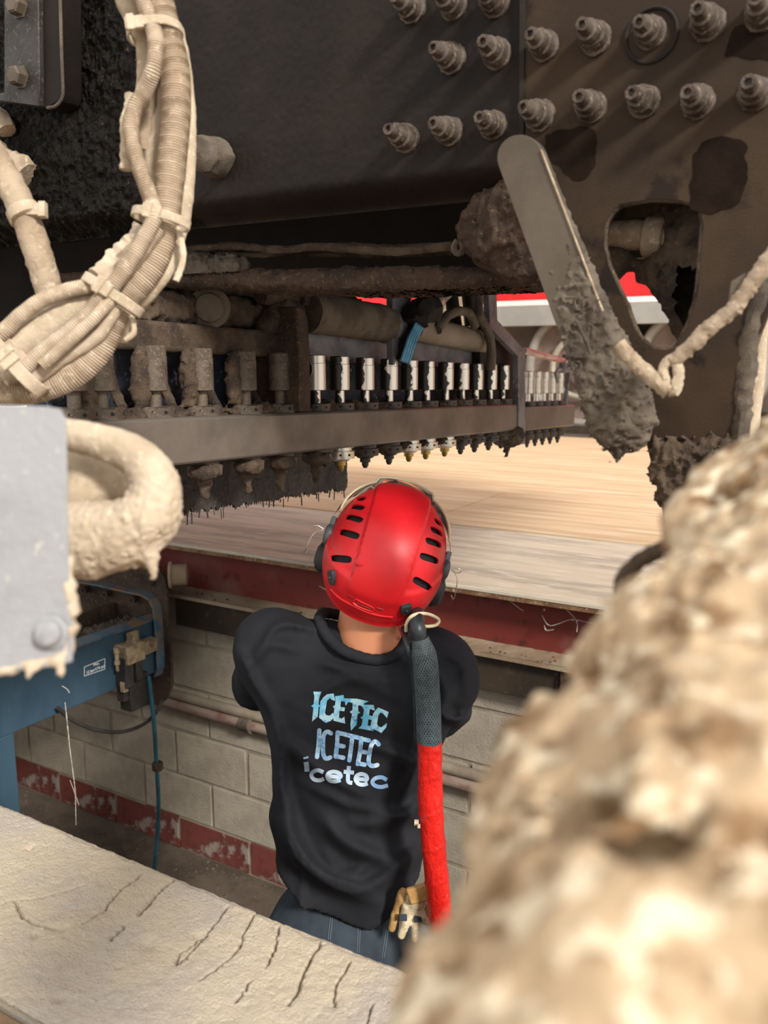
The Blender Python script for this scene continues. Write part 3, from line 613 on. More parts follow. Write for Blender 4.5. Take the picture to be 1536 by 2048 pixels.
# inside the window: pipe, coupling, lumps
mb = MB(); mb.tube([PY(1195, 470, YM+.10), PY(1292, 470, YM+.10)], .019, 16, .006, smooth=False, lump=.004, lsc=110)
mb.cyl(PY(1290, 473, YM+.10), PY(1330, 475, YM+.10), .028, n=18); mb.cyl(PY(1330, 475, YM+.10), PY(1352, 476, YM+.10), .022, n=18); part('window_pipe', mb, mud_tan, mach, 'muddy grey pipe with coupling behind the window')
def winlump():
    f = Field(PY(1205, 700, YM+.06)-[.02, .02, .02], PY(1480, 395, YM+.06)+[.05, .16, .03], .0045)
    for x, y, r, dy in [(1225,525,.022,.10),(1300,540,.016,.12),(1350,545,.022,.1),(1392,540,.05,.1),(1415,590,.045,.08),(1400,640,.026,.07),(1392,690,.014,.06),(1405,490,.035,.09),(1395,440,.03,.1),(1345,418,.026,.12),(1280,415,.022,.13),(1240,430,.015,.13)]:
        f.ell(PY(x, y, YM+dy), (r*1.1, r, r), k=.02)
    f.disp(lambda G: .010*lumps(G, 45, 41)+.004*lumps(G, 140, 42)); return f.mesh()
part('window_mud', winlump(), mud_brown, mach, 'brown mud lumps behind the window', sharp=180)
# joint strip between the two plates
mb = MB(); mb.prism([FP(x, y, -.010) for x, y in [(1040,-200),(1050,-200),(1047,300),(1038,300)]], (0, .01, 0)); part('joint_strip', mb, black, mach)
# bright post at the right edge
mb = MB(); mb.tube([PY(x, y, YM+.03) for x, y in [(1560,480),(1522,620),(1508,760),(1497,860),(1486,930)]], .0115, 14, .01, lump=.002, lsc=60); single('edge_tube', mb, mud_pale, 'pale sunlit tube behind the brown leg at right edge', 'tube')
mb = MB(); mb.tube([PY(x, y, YM-.0) for x, y in [(1548,520),(1506,640),(1490,780),(1478,880),(1470,950)]], .009, 12, .006, lump=.006, lsc=90); part('leg_edge', mb, mud_grey, mach, 'mud ridge along the leg edge')

# top-left bracket with hex bolts
br = thing('corner_bracket', 'dark bolted steel bracket on the frame at upper left', 'bracket', FP(50, 200, -.05))
mb = MB(); mb.prism([FP(x, y, -.07) for x, y in [(8,-60),(75,-60),(78,150),(78,212),(-40,195),(-40,190),(8,185)]], (0, .03, 0)); part('bar', mb, M('worn_grey_bracket', '37332f', '2a2622', '55504a', sc=20, rough=0.5, metal=0.1, bump=0.6, bsc=150), br, bev=.002)
mb = MB(); mb.prism([FP(x, y, -.06) for x, y in [(84,-60),(120,-60),(124,185),(118,203),(104,212),(84,215)]], (0, .045, 0)); part('channel', mb, plate_dark, br, bev=.003)
mb = MB(); mb.tube([FP(x, y, -.062) for x, y in [(119,-60),(123,100),(126,185),(122,200),(112,212),(95,216)]], .003, 8, .01); part('channel_edge', mb, mud_grey, br)
for x, y in [(40, 14), (42, 155)]:
    mb = MB(); mb.lathe(FP(x, y, -.07), (.1, -1, 0), [(0, .021), (.003, .021), (.003, .017), (.018, .0165), (.021, .013)], 6); part('hex_bolt', mb, bar_grey, br)
mb = MB(); mb.tube([PY(x, y, YM-.02) for x, y in [(-260,240),(-40,290),(10,320),(45,335),(60,350)]], .022, 12, .01, lump=.006, lsc=70); mb.tube([PY(x, y, YM-.03) for x, y in [(-30,225),(0,235),(14,262)]], .016, 12, .01, lump=.006, lsc=70)
single('muddy_elbow', mb, mud_tan, 'tan muddy pipe elbow at left edge below the bracket', 'pipe')

# lever bar: flat, round-ended, mud at its foot
lv = thing('lever_bar', 'flat round-ended steel bar slanting down in front of the frame', 'bar', PY(1250, 880, 1.04))
def bar2d(px, py): return PY(px, py, 1.04)
c0, c1 = np.array([1040., 316.]), np.array([1238., 848.]); d = (c1-c0)/np.linalg.norm(c1-c0); nn = np.array([-d[1], d[0]])
o2 = []
for a in np.linspace(-math.pi/2, math.pi/2, 14): o2.append(c0 - d*math.cos(a)*47 + nn*math.sin(a)*46)
for t in np.linspace(0.03, 1, 30): o2.append(c0+(c1-c0)*t + nn*(46+5*t))
for a in np.linspace(math.pi/2, -math.pi/2, 10)[1:-1]: o2.append(c1 + d*math.cos(a)*44 + nn*math.sin(a)*50)
for t in np.linspace(1, 0.03, 30): o2.append(c0+(c1-c0)*t - nn*(46+5*t))
mb = MB(); mb.prism([bar2d(*p) for p in o2], (0, .018, 0)); part('bar', mb, bar_grey, lv, bev=.003)
def levmud():
    f = Field(bar2d(1040, 915)-[.04, .04, .02], bar2d(1310, 280)+[.03, .06, .02], .0026)
    for t in np.linspace(.0, 1.0, 40):
        p = c0+(c1-c0)*t; w = 34+10*t; f.cap(bar2d(*(p-nn*w*1.0))+[0, .010, 0], bar2d(*(p+nn*(w-8-10*(1-t))))+[0, .012, 0], .0078+.012*max(0, t-.38), k=.006)
    for x, y, r in [(1215,840,.016),(1235,870,.018),(1262,850,.015),(1225,880,.008),(1272,880,.008)]: f.ell(bar2d(x, y)+[0, .01, 0], (r, r*.8, r*1.2), k=.012)
    f.cap(bar2d(1226, 880)+[0, .01, 0], bar2d(1228, 915)+[0, .01, 0], .0055, .0035, k=.006)
    def dp(G):
        s = sst(1.05, .72, G[..., 2]-.0); return (.0018+.0050*s)*lumps(G, 150, 51)+(.001+.004*s)*lumps(G, 70, 52) - .0015
    f.disp(dp); return f.mesh()
part('mud_crust', levmud(), mud_grey, lv, 'grey mud crust, thick at the foot', sharp=180)
mb = MB(); mb.tube([bar2d(*(c0+(c1-c0)*t-nn*(45.5+5*t)))+[0, -.001, 0] for t in np.linspace(0, 1, 20)], .0013, 8, .006, lump=.0006, lsc=200); part('pale_edge', mb, mud_tan, lv, 'pale right edge')  # thin pale strip laid along the bar's right edge
mb = MB(); mb.tube([bar2d(x, y)-[0, .004, 0] for x, y in [(1155,640),(1166,665),(1178,690),(1183,712)]], .0013, 7, .004, lump=.002, lsc=200); part('mud_ridge', mb, mud_grey, lv)

# chain and strap at right
sp = thing('strap_and_link', 'mud-covered rope with a hanging loop in front of the window', 'rope', PY(1340, 790, .98))
R_ = lambda x, y: PY(x, y, .98)
mb = MB(); mb.tube([R_(x, y) for x, y in [(1590,440),(1540,515),(1505,565),(1488,590),(1462,622),(1420,655),(1380,695),(1345,722)]], .0072, 12, .003, lump=.0035, lsc=140); part('rope', mb, mud_tan, sp)
mb = MB(); mb.tube([R_(x, y) for x, y in [(1236,690),(1252,708),(1275,730),(1300,752),(1322,770),(1338,784)]], .0078, 12, .003, lump=.003, lsc=140); part('rope_tail', mb, mud_tan, sp)
mb = MB(); mb.tube([R_(x, y) for x, y in [(1343,718),(1328,735),(1330,758),(1342,782),(1352,772),(1358,745),(1352,722),(1343,715)]], .0052, 10, .003, lump=.003, lsc=150); part('loop', mb, mud_pale, sp, 'pale caked loop')
mb = MB(); mb.prism([R_(x, y) for x, y in [(1492,545),(1462,562),(1456,595),(1452,622),(1466,620),(1484,590)]], (0, .006, 0)); part('fold', mb, mud_grey, sp, 'flat folded end of the rope', bev=.001)

# ================================================================== SPRAY BAR
SB = np.array(PT(340, 933, 1.6)); SD = ray(1845, 776); SD = SD/np.linalg.norm(SD); SN = np.cross(SD, (0, 0, 1)); SN /= np.linalg.norm(SN); SU = np.cross(SN, SD)
if SN@(-CF) < 0: SN = -SN
if SU[2] < 0: SU = -SU
def BP(px, py, off=0.0):      # sight line meets the bar's face plane, set back by off
    d = ray(px, py); o = SB - SN*off; return C0 + d*(((o-C0)@SN)/(d@SN))
def sc(p): q = np.array(p)-SB; return float(q@SD), float(q@SU)
AX = (SD, SN, SU)
def sbox(m, s0, s1, n0, n1, u0, u1): m.box(SB+SD*(s0+s1)/2-SN*(n0+n1)/2+SU*(u0+u1)/2, (s1-s0, n1-n0, u1-u0), AX)
sL = sc(BP(60, 900))[0]; sR = sc(BP(1050, 835))[0]; BH = sc(BP(345, 835))[1]
bar = thing('spray_bar', 'long steel bar carrying a row of upright nozzle cylinders under the vehicle', 'spray bar', SB)
bar_face = M('bar_face_dust_to_steel', '6a635b', '565049', '867b6c', sc=3.5, rough=0.42, metal=0.25, bump=0.5, bsc=420, bd=.0008, s3=420, a3=(.6, .7), rvar=.14, spec=.6)
mb = MB(); sbox(mb, sL, sR, 0, .10, 0, BH); part('beam', mb, bar_face, bar, bev=.006)
# nozzles
cylm = {}
def nozzle_meshes():
    dirty = M('mud_coated_cylinder', '63574a', '453b32', '7b6f5f', sc=30, rough=0.6, bump=0.9, bsc=160)
    half = M('cylinder_half_muddy', '2e2824', '4a4037', sc=30, rough=0.4, bump=0.8, bsc=120)
    def half_mud_shade(n):     # chrome; tar-like mud and the shade away from the sun, painted by local position
        m = bpy.data.materials.new(n); m.use_nodes = True; nt = m.node_tree; N = nt.nodes; L = nt.links; b = N['Principled BSDF']
        tc = N.new('ShaderNodeTexCoord'); nz = N.new('ShaderNodeTexNoise'); nz.inputs['Scale'].default_value = 38; oi = N.new('ShaderNodeObjectInfo')
        ad = N.new('ShaderNodeVectorMath'); ad.operation = 'ADD'; L.new(tc.outputs['Object'], ad.inputs[0]); L.new(oi.outputs['Random'], ad.inputs[1]); L.new(ad.outputs[0], nz.inputs[0])
        sep = N.new('ShaderNodeSeparateXYZ'); L.new(tc.outputs['Object'], sep.inputs[0])
        a = N.new('ShaderNodeMath'); a.operation = 'MULTIPLY_ADD'; L.new(sep.outputs[0], a.inputs[0]); a.inputs[1].default_value = -22; L.new(nz.outputs[0], a.inputs[2])
        r = N.new('ShaderNodeMath'); r.operation = 'MULTIPLY_ADD'; L.new(oi.outputs['Random'], r.inputs[0]); r.inputs[1].default_value = .5; L.new(a.outputs[0], r.inputs[2])
        g = N.new('ShaderNodeMapRange'); g.inputs[1].default_value = .70; g.inputs[2].default_value = .76; L.new(r.outputs[0], g.inputs[0])
        x = N.new('ShaderNodeMix'); x.data_type = 'RGBA'; L.new(g.outputs[0], x.inputs[0]); x.inputs[6].default_value = srgb('e6dfd2'); x.inputs[7].default_value = srgb('2c2521'); L.new(x.outputs[2], b.inputs['Base Color'])
        mr = N.new('ShaderNodeMapRange'); mr.inputs[3].default_value = .75; mr.inputs[4].default_value = 0; L.new(g.outputs[0], mr.inputs[0]); L.new(mr.outputs[0], b.inputs['Metallic']); b.inputs['Roughness'].default_value = .33
        bp = N.new('ShaderNodeBump'); bp.inputs['Strength'].default_value = .5; bp.inputs['Distance'].default_value = .002; L.new(g.outputs[0], bp.inputs['Height']); L.new(bp.outputs[0], b.inputs['Normal']); return m
    hm = half_mud_shade('steel_tarry_mud_and_shade')
    cylp = [(.048, .020), (.050, .0245), (.112, .0245), (.113, .0235), (.130, .0235), (.1325, .021), (.132, .015), (.129, .013)]
    parts = {'cylinder': cylp, 'pin': [(.018, .0125), (.049, .0115)], 'flange': [(0, .037), (.0175, .037), (.0185, .034)],
             'lower_collar': [(-BH, .030), (-BH-.010, .030), (-BH-.011, .036), (-BH-.030, .036), (-BH-.032, .026), (-BH-.037, .020)], 'tip': [(-BH-.037, .014), (-BH-.048, .014), (-BH-.050, .009), (-BH-.056, .009), (-BH-.064, .005)]}
    ms = {}
    for k, pr in parts.items():
        for st in ('dirty', 'half', 'clean'):
            mat = {'dirty': dirty, 'half': hm if k in ('cylinder', 'pin') else half, 'clean': chrome if k != 'tip' else brass}[st]
            m = MB(); m.lathe((0, 0, 0), (0, 0, 1), pr, 22)
            v, f = m.data()
            if st != 'clean': v = v*(1+ (noise(v, 60, 3)*(.04 if st == 'dirty' else .02))[:, None]*np.array([1, 1, 0]))
            if st == 'dirty' and k in ('tip', 'lower_collar', 'flange'): v = v + np.random.default_rng(3).normal(0, .0012, v.shape)
            ms[k, st] = mesh(k, v, f, mat, 40)
    return ms
NM = nozzle_meshes()
nz_px = [150, 205, 312, 405, 492, 560, 632, 680, 730, 778, 818, 852, 890, 922, 950, 978, 1003]
hole_m = MB()
for i, px in enumerate(nz_px):
    p = BP(px, 820, .045); s, _ = sc(p); base = SB + SD*s - SN*.045 + SU*BH
    st = 'dirty' if px < 600 else 'half'
    if px in (778, 922, 978): st = 'half'
    lo = 'dirty' if px < 640 else ('clean' if px in (680, 818, 852, 890) else 'half')
    root = bpy.data.objects.new('cylinder', NM['cylinder', st]); link(root, bar); root.location = base-WL[bar]; root.rotation_euler = (0, 0, YAW); WL[root] = base
    for k in ('pin', 'flange', 'lower_collar', 'tip'):
        o = bpy.data.objects.new(k, NM[k, lo if k in ('lower_collar', 'tip') else st]); link(o, root)
    if px not in (590,):
        for a in (-.9, -.2, .7):
            q = base + (SN*math.cos(a)+SD*math.sin(a))*.0365 + SU*.009; hole_m.lathe(q, SN*math.cos(a)+SD*math.sin(a), [(-.002, .0032), (.0008, .003)], 8)
            q = base + (SN*math.cos(a)+SD*math.sin(a))*.0355 - SU*(BH+.02); hole_m.lathe(q, SN*math.cos(a)+SD*math.sin(a), [(-.002, .0032), (.0012, .003)], 8)
part('pin_holes', hole_m, black, bar)
# mud between and below the cylinders
def barmud():
    f = Field(np.minimum(SB+SD*sL, SB+SD*sR)-[.12, .05, .25], np.maximum(SB+SD*sL, SB+SD*sR)+[.1, .05, .25], .006)
    r = np.random.default_rng(5)
    ss = [sc(BP(px, 820, .045))[0] for px in nz_px]
    for a, b in zip(ss[:-1], ss[1:]):
        m_ = (a+b)/2
        f.ell(SB+SD*(m_+r.uniform(-.01, .01))-SN*.05+SU*(BH+.002), (.03, .03, r.uniform(.006, .02)), k=.01)
    for s0 in ss[1:5]: f.ell(SB+SD*(s0-.03)-SN*.05+SU*(BH+.07), (.012, .02, .055), k=.012)
    for s0 in ss[1:7]: f.ell(SB+SD*(s0-.012)-SN*.03-SU*.022, (.028, .026, .014), k=.01); f.cap(SB+SD*s0-SN*.045-SU*.04, SB+SD*(s0+.005)-SN*.045-SU*r.uniform(.07, .09), .011, .004, k=.006)
    for s0 in ss[9:]: f.ell(SB+SD*(s0-.02)-SN*.045-SU*.012, (.02, .02, .012), k=.008)
    q = SB+SD*(sR-.06)-SN*.04-SU*.02; f.ell(q, (.06, .05, .04), k=.015); f.cap(q, q-SU*.07, .012, .004, k=.01)
    f.disp(lambda G: .010*lumps(G, 60, 61)+.006*lumps(G, 120, 62)-.002); return f.mesh()
part('mud_clumps', barmud(), mud_brown, bar, kind='stuff', sharp=180)
# short curved feed tubes between the cylinders at left
mb = MB()
for px in nz_px[:6]:
    s = sc(BP(px, 820, .045))[0]; b = SB+SD*s-SN*.09+SU*BH; mb.tube([b+SD*.03+SU*.012+SN*.06, b+SD*.055+SU*.02+SN*.03, b+SD*.062+SU*.06, b+SD*.05+SU*.11], .009, 10, .008, lump=.003, lsc=120)
part('feed_tube', mb, mud_brown, bar, kind='stuff')
# back plate and the oily things behind the cylinders
s_a, s_b = sc(BP(60, 800, .16))[0], sc(BP(600, 800, .16))[0]
mb = MB(); sbox(mb, s_a, sc(BP(960, 800, .16))[0], .15, .17, BH-.02, BH+.13); part('back_plate', mb, M('blue_black_plastic', '2b3440', '1c1f24', '6f7f8c', sc=16, rough=0.25, bump=0.8, bsc=60, s3=60, a3=(.6, .68)), bar)
ua, ub = sc(BP(300, 702, .06))[1], sc(BP(300, 640, .06))[1]
mb = MB(); sbox(mb, sc(BP(200, 680, .06))[0], sc(BP(588, 680, .06))[0], .06, .14, ua, ub); part('upper_tube', mb, mud_brown, bar, 'brown box tube above the cylinders', bev=.008)
mb = MB(); sbox(mb, sc(BP(600, 700, .08))[0], sc(BP(965, 700, .08))[0], .08, .15, sc(BP(720, 725, .08))[1], sc(BP(720, 672, .08))[1]); part('upper_rail', mb, steel_oily, bar, 'oily grey rail behind the cylinders', bev=.004)
# arched gusset
g = [(572,690),(590,672),(592,655),(578,640),(560,632),(548,622),(560,612),(585,612),(602,622),(612,645),(616,690),(620,760),(621,822),(600,824),(598,760),(585,745)]
mb = MB(); mb.prism([BP(x, y, -.005) for x, y in [(592,612),(607,618),(616,640),(620,690),(622,822),(598,824),(597,700),(594,650)]], -SN*.16); part('gusset', mb, plate_under, bar, 'upright bracket between the two nozzle groups', bev=.004)
def arch():
    f = Field(BP(540, 830, .15)-[.15, .15, .03], BP(640, 590, .05)+[.15, .15, .05], .005)
    P = [BP(x, y, .07) for x, y in [(535,650),(548,630),(565,618),(585,622),(592,645),(594,700),(595,760),(596,815)]]
    for a, b in zip(P[:-1], P[1:]): f.cap(a, b, .024, k=.01)
    f.cap(BP(545, 655, .1), BP(585, 655, .1), .03, k=.02); f.disp(lambda G: .007*lumps(G, 80, 71)); return f.mesh()
part('arch_mud', arch(), mud_brown, bar, 'tar-dark muddy arch', sharp=180)
# right end bracket and second bar section
mb = MB(); pl = [(966,560),(990,560),(992,640),(1012,668),(1049,700),(1050,888),(1036,890),(1034,720),(1000,690),(968,660)]
mb.prism([BP(x, y, -.004) for x, y in [(976,560),(993,560),(995,640),(1050,700),(1051,888),(1037,890),(1036,712),(980,655)]], -SN*.02); part('end_bracket', mb, steel_oily, bar, 'grey cranked end bracket', bev=.002)
mb = MB(); mb.prism([BP(x, y, .05) for x, y in [(960,640),(985,650),(1036,712),(1037,812),(960,812)]], -SN*.03); part('bracket_web', mb, black, bar)
s1_, s2_ = sc(BP(1051, 830, .10))[0], sc(BP(1150, 830, .10))[0]
sec = [sc(BP(1100, 812, .10))[1], sc(BP(1100, 857, .10))[1]]
mb = MB(); sbox(mb, s1_, s2_, .10, .22, sec[1], sec[0]); part('end_beam', mb, bar_face, bar, 'set-back end section of the bar', bev=.006)
small = {}
for px in (1056, 1072, 1087, 1102, 1117):
    p = BP(px, 812, .14); s, _ = sc(p); base = SB+SD*s-SN*.14+SU*sec[0]
    root = bpy.data.objects.new('cylinder', NM['cylinder', 'clean']); link(root, bar); root.location = base-WL[bar]; root.scale = (.82, .82, 1.05); WL[root] = base
    for k in ('pin', 'flange', 'lower_collar', 'tip'):
        o = bpy.data.objects.new(k, NM[k, 'half' if k != 'pin' else 'clean']); link(o, root)
        if k in ('lower_collar', 'tip'): o.location = (0, 0, BH-(sec[0]-sec[1]))
# rod and joint at the end
mb = MB(); mb.tube([BP(x, y, .12) for x, y in [(1048,701),(1090,712),(1130,722)]], .013, 14, .03); part('rod', mb, M('rod_steel_red', 'b7aaa4', 'a5413b', sc=9, rough=.35, bump=.1, stretch=(1, 1, 6)), bar, 'slim rod with a red edge')
mb = MB(); mb.tube([BP(x, y, .12) for x, y in [(1128,716),(1140,716),(1144,728),(1136,740),(1124,736),(1126,720)]], .012, 10, .008, lump=.008, lsc=60); mb.tube([BP(x, y, .12) for x, y in [(1138,738),(1134,770),(1130,812)]], .009, 8, .02, lump=.003); mb.tube([BP(x, y, .12) for x, y in [(1126,738),(1112,742),(1114,765)]], .008, 8, .02); part('rod_joint', mb, steel_oily, bar)
# posts, cylinders and hoses above the bar
mb = MB(); mb.prism([BP(x, y, .02) for x, y in [(785,560),(822,560),(823,600),(796,705),(790,730),(786,730)]], -SN*.02); part('hanger_plate', mb, steel_oily, bar, 'flat grey hanger plate', bev=.002)
mb = MB(); mb.tube([BP(x, y, .05) for x, y in [(612,625),(680,634),(770,648)]], .047, 22, .02, lump=.004, lsc=60); rc = part('ram', mb, mud_grey, bar, 'muddy horizontal ram left of the hanger')
mb = MB(); mb.lathe(BP(770, 650, .05), SD, [(0, .049), (.012, .050), (.02, .045), (.05, .042), (.055, .03)], 22); part('ram_gland', mb, steel_oily, rc)
mb = MB(); mb.tube([BP(x, y, .05) for x, y in [(600,598),(690,612),(765,628)]], .014, 12, .02, lump=.004, lsc=80); mb.tube([BP(x, y, .07) for x, y in [(520,590),(600,600),(640,640)]], .018, 12, .02, lump=.006, lsc=80); part('hose', mb, mud_brown, bar)
mb = MB(); mb.tube([BP(x, y, .06) for x, y in [(824,655),(890,668),(968,684)]], .036, 20, .02, lump=.003, lsc=60); rc2 = part('ram', mb, pipe_grey, bar, 'grey horizontal ram right of the hanger')
mb = MB(); mb.tube([BP(x, y, .0) for x, y in [(890,578),(875,592),(852,622)]], .030, 16, .015); part('sleeve', mb, steel_oily, bar, 'shiny pipe sleeve with clip')
mb = MB(); mb.lathe(BP(866, 606, .0), BP(852, 622, 0)-BP(875, 592, 0), [(-.01, .033), (.012, .033)], 16); part('clip', mb, chrome, bar)
mb = MB(); mb.tube([BP(x, y, -.01) for x, y in [(862,612),(845,622),(832,632),(828,648)]], .03, 12, .01, lump=.02, lsc=45); mb.tube([BP(x, y, .01) for x, y in [(828,640),(815,670),(808,700),(803,722)]], .014, 10, .01, lump=.008, lsc=60); part('wire_wrap', mb, black, bar, 'black tarry wrap on the tube bundle')
for k in range(4):
    mb = MB(); mb.tube([BP(x+4.5*k, y+1.5*k, -.02) for x, y in [(840,632),(828,655),(818,675),(808,706),(803,722)]], .0045, 8, .01); part('blue_tube', mb, wire_blue, bar)
mb = MB(); mb.tube([BP(x, y, .02) for x, y in [(875,660),(895,632),(920,622),(942,630),(950,655)]], .013, 12, .015, lump=.004, lsc=70); part('looped_hose', mb, mud_grey, bar)
mb = MB(); mb.tube([BP(x, y, .0) for x, y in [(958,560),(958,625),(972,655),(982,690),(982,740)]], .014, 12, .015, lump=.003, lsc=80); part('down_hose', mb, mud_grey, bar)
mb = MB()
for pl in [[(900,575),(912,660)], [(945,572),(950,640)], [(935,575),(942,650)]]: mb.tube([BP(x, y, .12) for x, y in pl], .022, 12, .03)
part('stanchion', mb, plate_dark, bar)
c = BP(455, 614, .05); mb = MB(); mb.lathe(c-SN*.05, ray(455, 614)*-1, [(0, .042), (.03, .044), (.045, .042), (.048, .03), (.055, .028), (.056, 0)], 26, .02); part('end_cap', mb, mud_tan if False else mud_grey, bar, 'round muddy end cap')
def upmud():
    f = Field(BP(200, 660, .2)-[.1, .1, .02], BP(720, 575, .02)+[.15, .2, .05], .0065)
    r = np.random.default_rng(9)
    for x in range(250, 720, 26): f.ell(BP(x+r.uniform(-8, 8), 612+r.uniform(-12, 14)+(x-250)*.03, .14), (.05, .05, .026), k=.02)
    f.disp(lambda G: .014*lumps(G, 38, 81)+.006*lumps(G, 90, 82)); return f.mesh()
part('caked_linkage', upmud(), mud_brown, bar, 'caked linkage above the bar', sharp=180)
# rubber skirt hanging behind with a ragged hem
def skirt():
    m = MB(); o = .16
    a = sc(BP(280, 930, o))[0]; b = sc(BP(692, 960, o))[0]; ut = sc(BP(500, 920, o))[1]
    hem = lambda px: 1034-(px-350)*.155
    def fn(U, V):
        P = SB + U[..., None]*SD - SN*(o+.004*np.sin(U*30)[..., None]); ub_ = np.array([sc(BP(px, hem(px), o))[1] for px in np.linspace(280, 694, U.shape[0])])[:, None]
        e = np.zeros_like(U[:, :1]); w = np.abs(noise(np.stack([U[:, 0], 0*U[:, 0], 0*U[:, 0]], -1), 90, 5))[:, None]*.010+.006*(noise(np.stack([U[:, 0], 0*U[:, 0], 0*U[:, 0]], -1), 260, 6)[:, None])
        return P + ((ut+.02)*(1-V) + (ub_+w)*V)[..., None]*SU
    m.grid(fn, (a, b, 300), (0, 1, 40)); v, f = m.data(); n0 = len(v); v2 = v - SN*.006
    v = v + SN*(lumps(v, 45, 9)*.004)[:, None]; m2 = MB(); m2.add(v, f); m2.add(v2, f); r = np.random.default_rng(4)
    for px in [q for q in range(365, 690, 7) if r.random() < .55]:
        p = BP(px+r.uniform(-3, 3), hem(px)-3, o); m2.tube([p, p-SU*r.uniform(.006, .028)+SD*r.uniform(-.004, .004)], r.uniform(.0008, .002), 5, .01, smooth=False)
    return m2
part('rubber_skirt', skirt(), skirt_m, bar, 'ragged dark rubber skirt', sharp=80)
# ================================================================== HOSES AND BOX IN THE LEFT FOREGROUND
def ribbed(pitch, depth, cover=.0, seed=0):
    def rf(s, a, D, P):
        c = sst(-.05, .35, fbm(P, 28, 2, seed)+cover+.35*D[..., 2]); rb = (.5+.5*np.cos(2*math.pi*s/pitch)); rb = np.clip(rb*1.6-.3, 0, 1)
        return 1-depth*(1-rb)*(1-c)+c*.03*(1+.5*lumps(P, 90, seed+1))
    return rf
TH = 1.02
def TP(pl, t=TH): return [PT(*(p[:2]), (p[2] if len(p) > 2 else t)) for p in pl]
hb = thing('hose_bundle', 'bundle of dusty pale corrugated conduits strapped together, hanging at left', 'hose bundle', PT(200, 620, TH))
RP = .0031
mb = MB(); mb.tube(TP([(240,-420),(305,-60),(318,0),(334,70),(350,140),(352,220),(346,300),(336,390),(330,440),(316,500),(292,545),(255,590),(225,640),(195,700),(150,745),(90,772),(30,782),(-60,778)]), .0178, 20, RP/3.2, rf=ribbed(RP, .13, -.55, 1)); part('conduit', mb, conduit, hb, 'widest corrugated conduit')
mb = MB(); mb.tube(TP([(215,-420,1.03),(262,-60,1.0),(285,0,1.0),(306,55,1.0),(312,95,.99),(306,140,.99),(288,185,1),(270,215,1),(262,250,1),(268,300,1),(284,350,1),(302,400,1),(308,435,.99),(292,470,.99),(262,520,.99),(222,575,.99),(190,612,.99),(150,655,.99),(90,700,.99),(50,735,.99),(10,760,.99)]), .0098, 16, RP/3.2, rf=ribbed(RP*.9, .17, -.6, 2)); part('conduit', mb, conduit, hb)
mb = MB(); mb.tube(TP([(350,60,1.05),(366,140,1.05),(374,230,1.05),(374,330,1.05),(366,420,1.05),(352,480,1.05),(330,540,1.04),(290,590,1.04),(250,630,1.05),(235,680,1.06)]), .0105, 16, .006, lump=.0015, lsc=60); part('conduit', mb, mud_pale, hb, 'smooth dusty conduit on the right side')
mb = MB(); mb.tube(TP([(318,455,1.0),(300,480,1.0),(270,520,1.0),(235,560,1.0),(190,572,1),(140,580,1),(85,600,1),(40,632,1),(0,668,1),(-60,700,1)]), .0095, 16, RP/3.2, rf=ribbed(RP*.9, .17, -.45, 3)); part('conduit', mb, conduit, hb)
mb = MB(); mb.tube(TP([(226,578,1.03),(180,606,1.03),(120,640,1.03),(60,680,1.03),(10,720,1.03),(-50,760,1.03)]), .020, 18, .005, lump=.004, lsc=50); part('conduit', mb, mud_pale, hb, 'mud-smoothed conduit in the middle')
mb = MB(); mb.tube(TP([(225,600,.99),(185,640,.98),(130,690,.98),(85,730,.98)]), .0075, 14, RP/3.2, rf=ribbed(RP*.9, .17, -.45, 5)); mb.tube(TP([(232,612,1.0),(195,670,1.0),(140,705,1.0),(90,742,1.0),(50,770,1.0)]), .0085, 14, .005, lump=.002, lsc=60); part('conduit', mb, conduit, hb)
mb = MB(); mb.tube(TP([(180,-420,1.05),(240,-60,1.04),(262,20,1.03),(285,60,1.03),(296,110,1.04),(292,200,1.05),(282,300,1.06)]), .013, 16, .006, lump=.0015); part('conduit', mb, mud_tan, hb, 'smooth tan hose behind')
mb = MB(); mb.tube(TP([(310,100,1.06),(318,220,1.06),(308,330,1.06),(305,420,1.06)]), .010, 14, .005, lump=.004, lsc=70); mb.tube(TP([(262,190,1.02),(254,240,1.02),(252,300,1.02),(250,340,1.02)]), .005, 10, .004, lump=.005, lsc=110)
mb.tube(TP([(285,455,1.03),(262,485,1.03),(225,520,1.03),(190,552,1.02)]), .008, 12, .004, lump=.006, lsc=90); part('caked_strand', mb, mud_pale, hb, 'crusty strands behind the conduits')
def strap(c, d, w, r, nm, lab, rot=0):
    c = np.array(PT(*c)); d = PT(*d)-c; d /= np.linalg.norm(d); v = -CF; s = np.cross(d, v); s /= np.linalg.norm(s); m = MB()
    ring_ = []
    for a in np.linspace(0, 2*math.pi, 37): ring_.append((math.cos(a), math.sin(a)))
    V = []; 
    for ca, sa in ring_:
        for q, rr in ((-w/2, 0), (w/2, 0), (w/2, .0025), (-w/2, .0025)): V.append(c + s*ca*(r[0]+rr) + v*sa*(r[1]+rr) + d*q)
    Fq = [(4*i+k, 4*i+(k+1) % 4, 4*i+4+(k+1) % 4, 4*i+4+k) for i in range(36) for k in range(4)]; m.add(V, Fq)
    hd = c + s*rot*r[0]*.7 + v*(r[1]*math.sqrt(max(.1, 1-(rot*.7)**2))+.003); m.box(hd, (.022, w*1.35, .006), (s, d, v)); m.box(hd+s*.004+v*.003, (.009, w*1.7, .004), (s, d, v))
    return part(nm, m, mud_pale, hb, lab, bev=.0012)
strap((310, 66, 1.02), (316, 110, 1.02), .011, (.031, .027), 'cable_tie', None, .8)
strap((322, 438, 1.01), (312, 480, 1.01), .011, (.033, .022), 'cable_tie', None, .2)
strap((226, 590, 1.01), (205, 622, 1.01), .012, (.038, .028), 'cable_tie', None, .1)
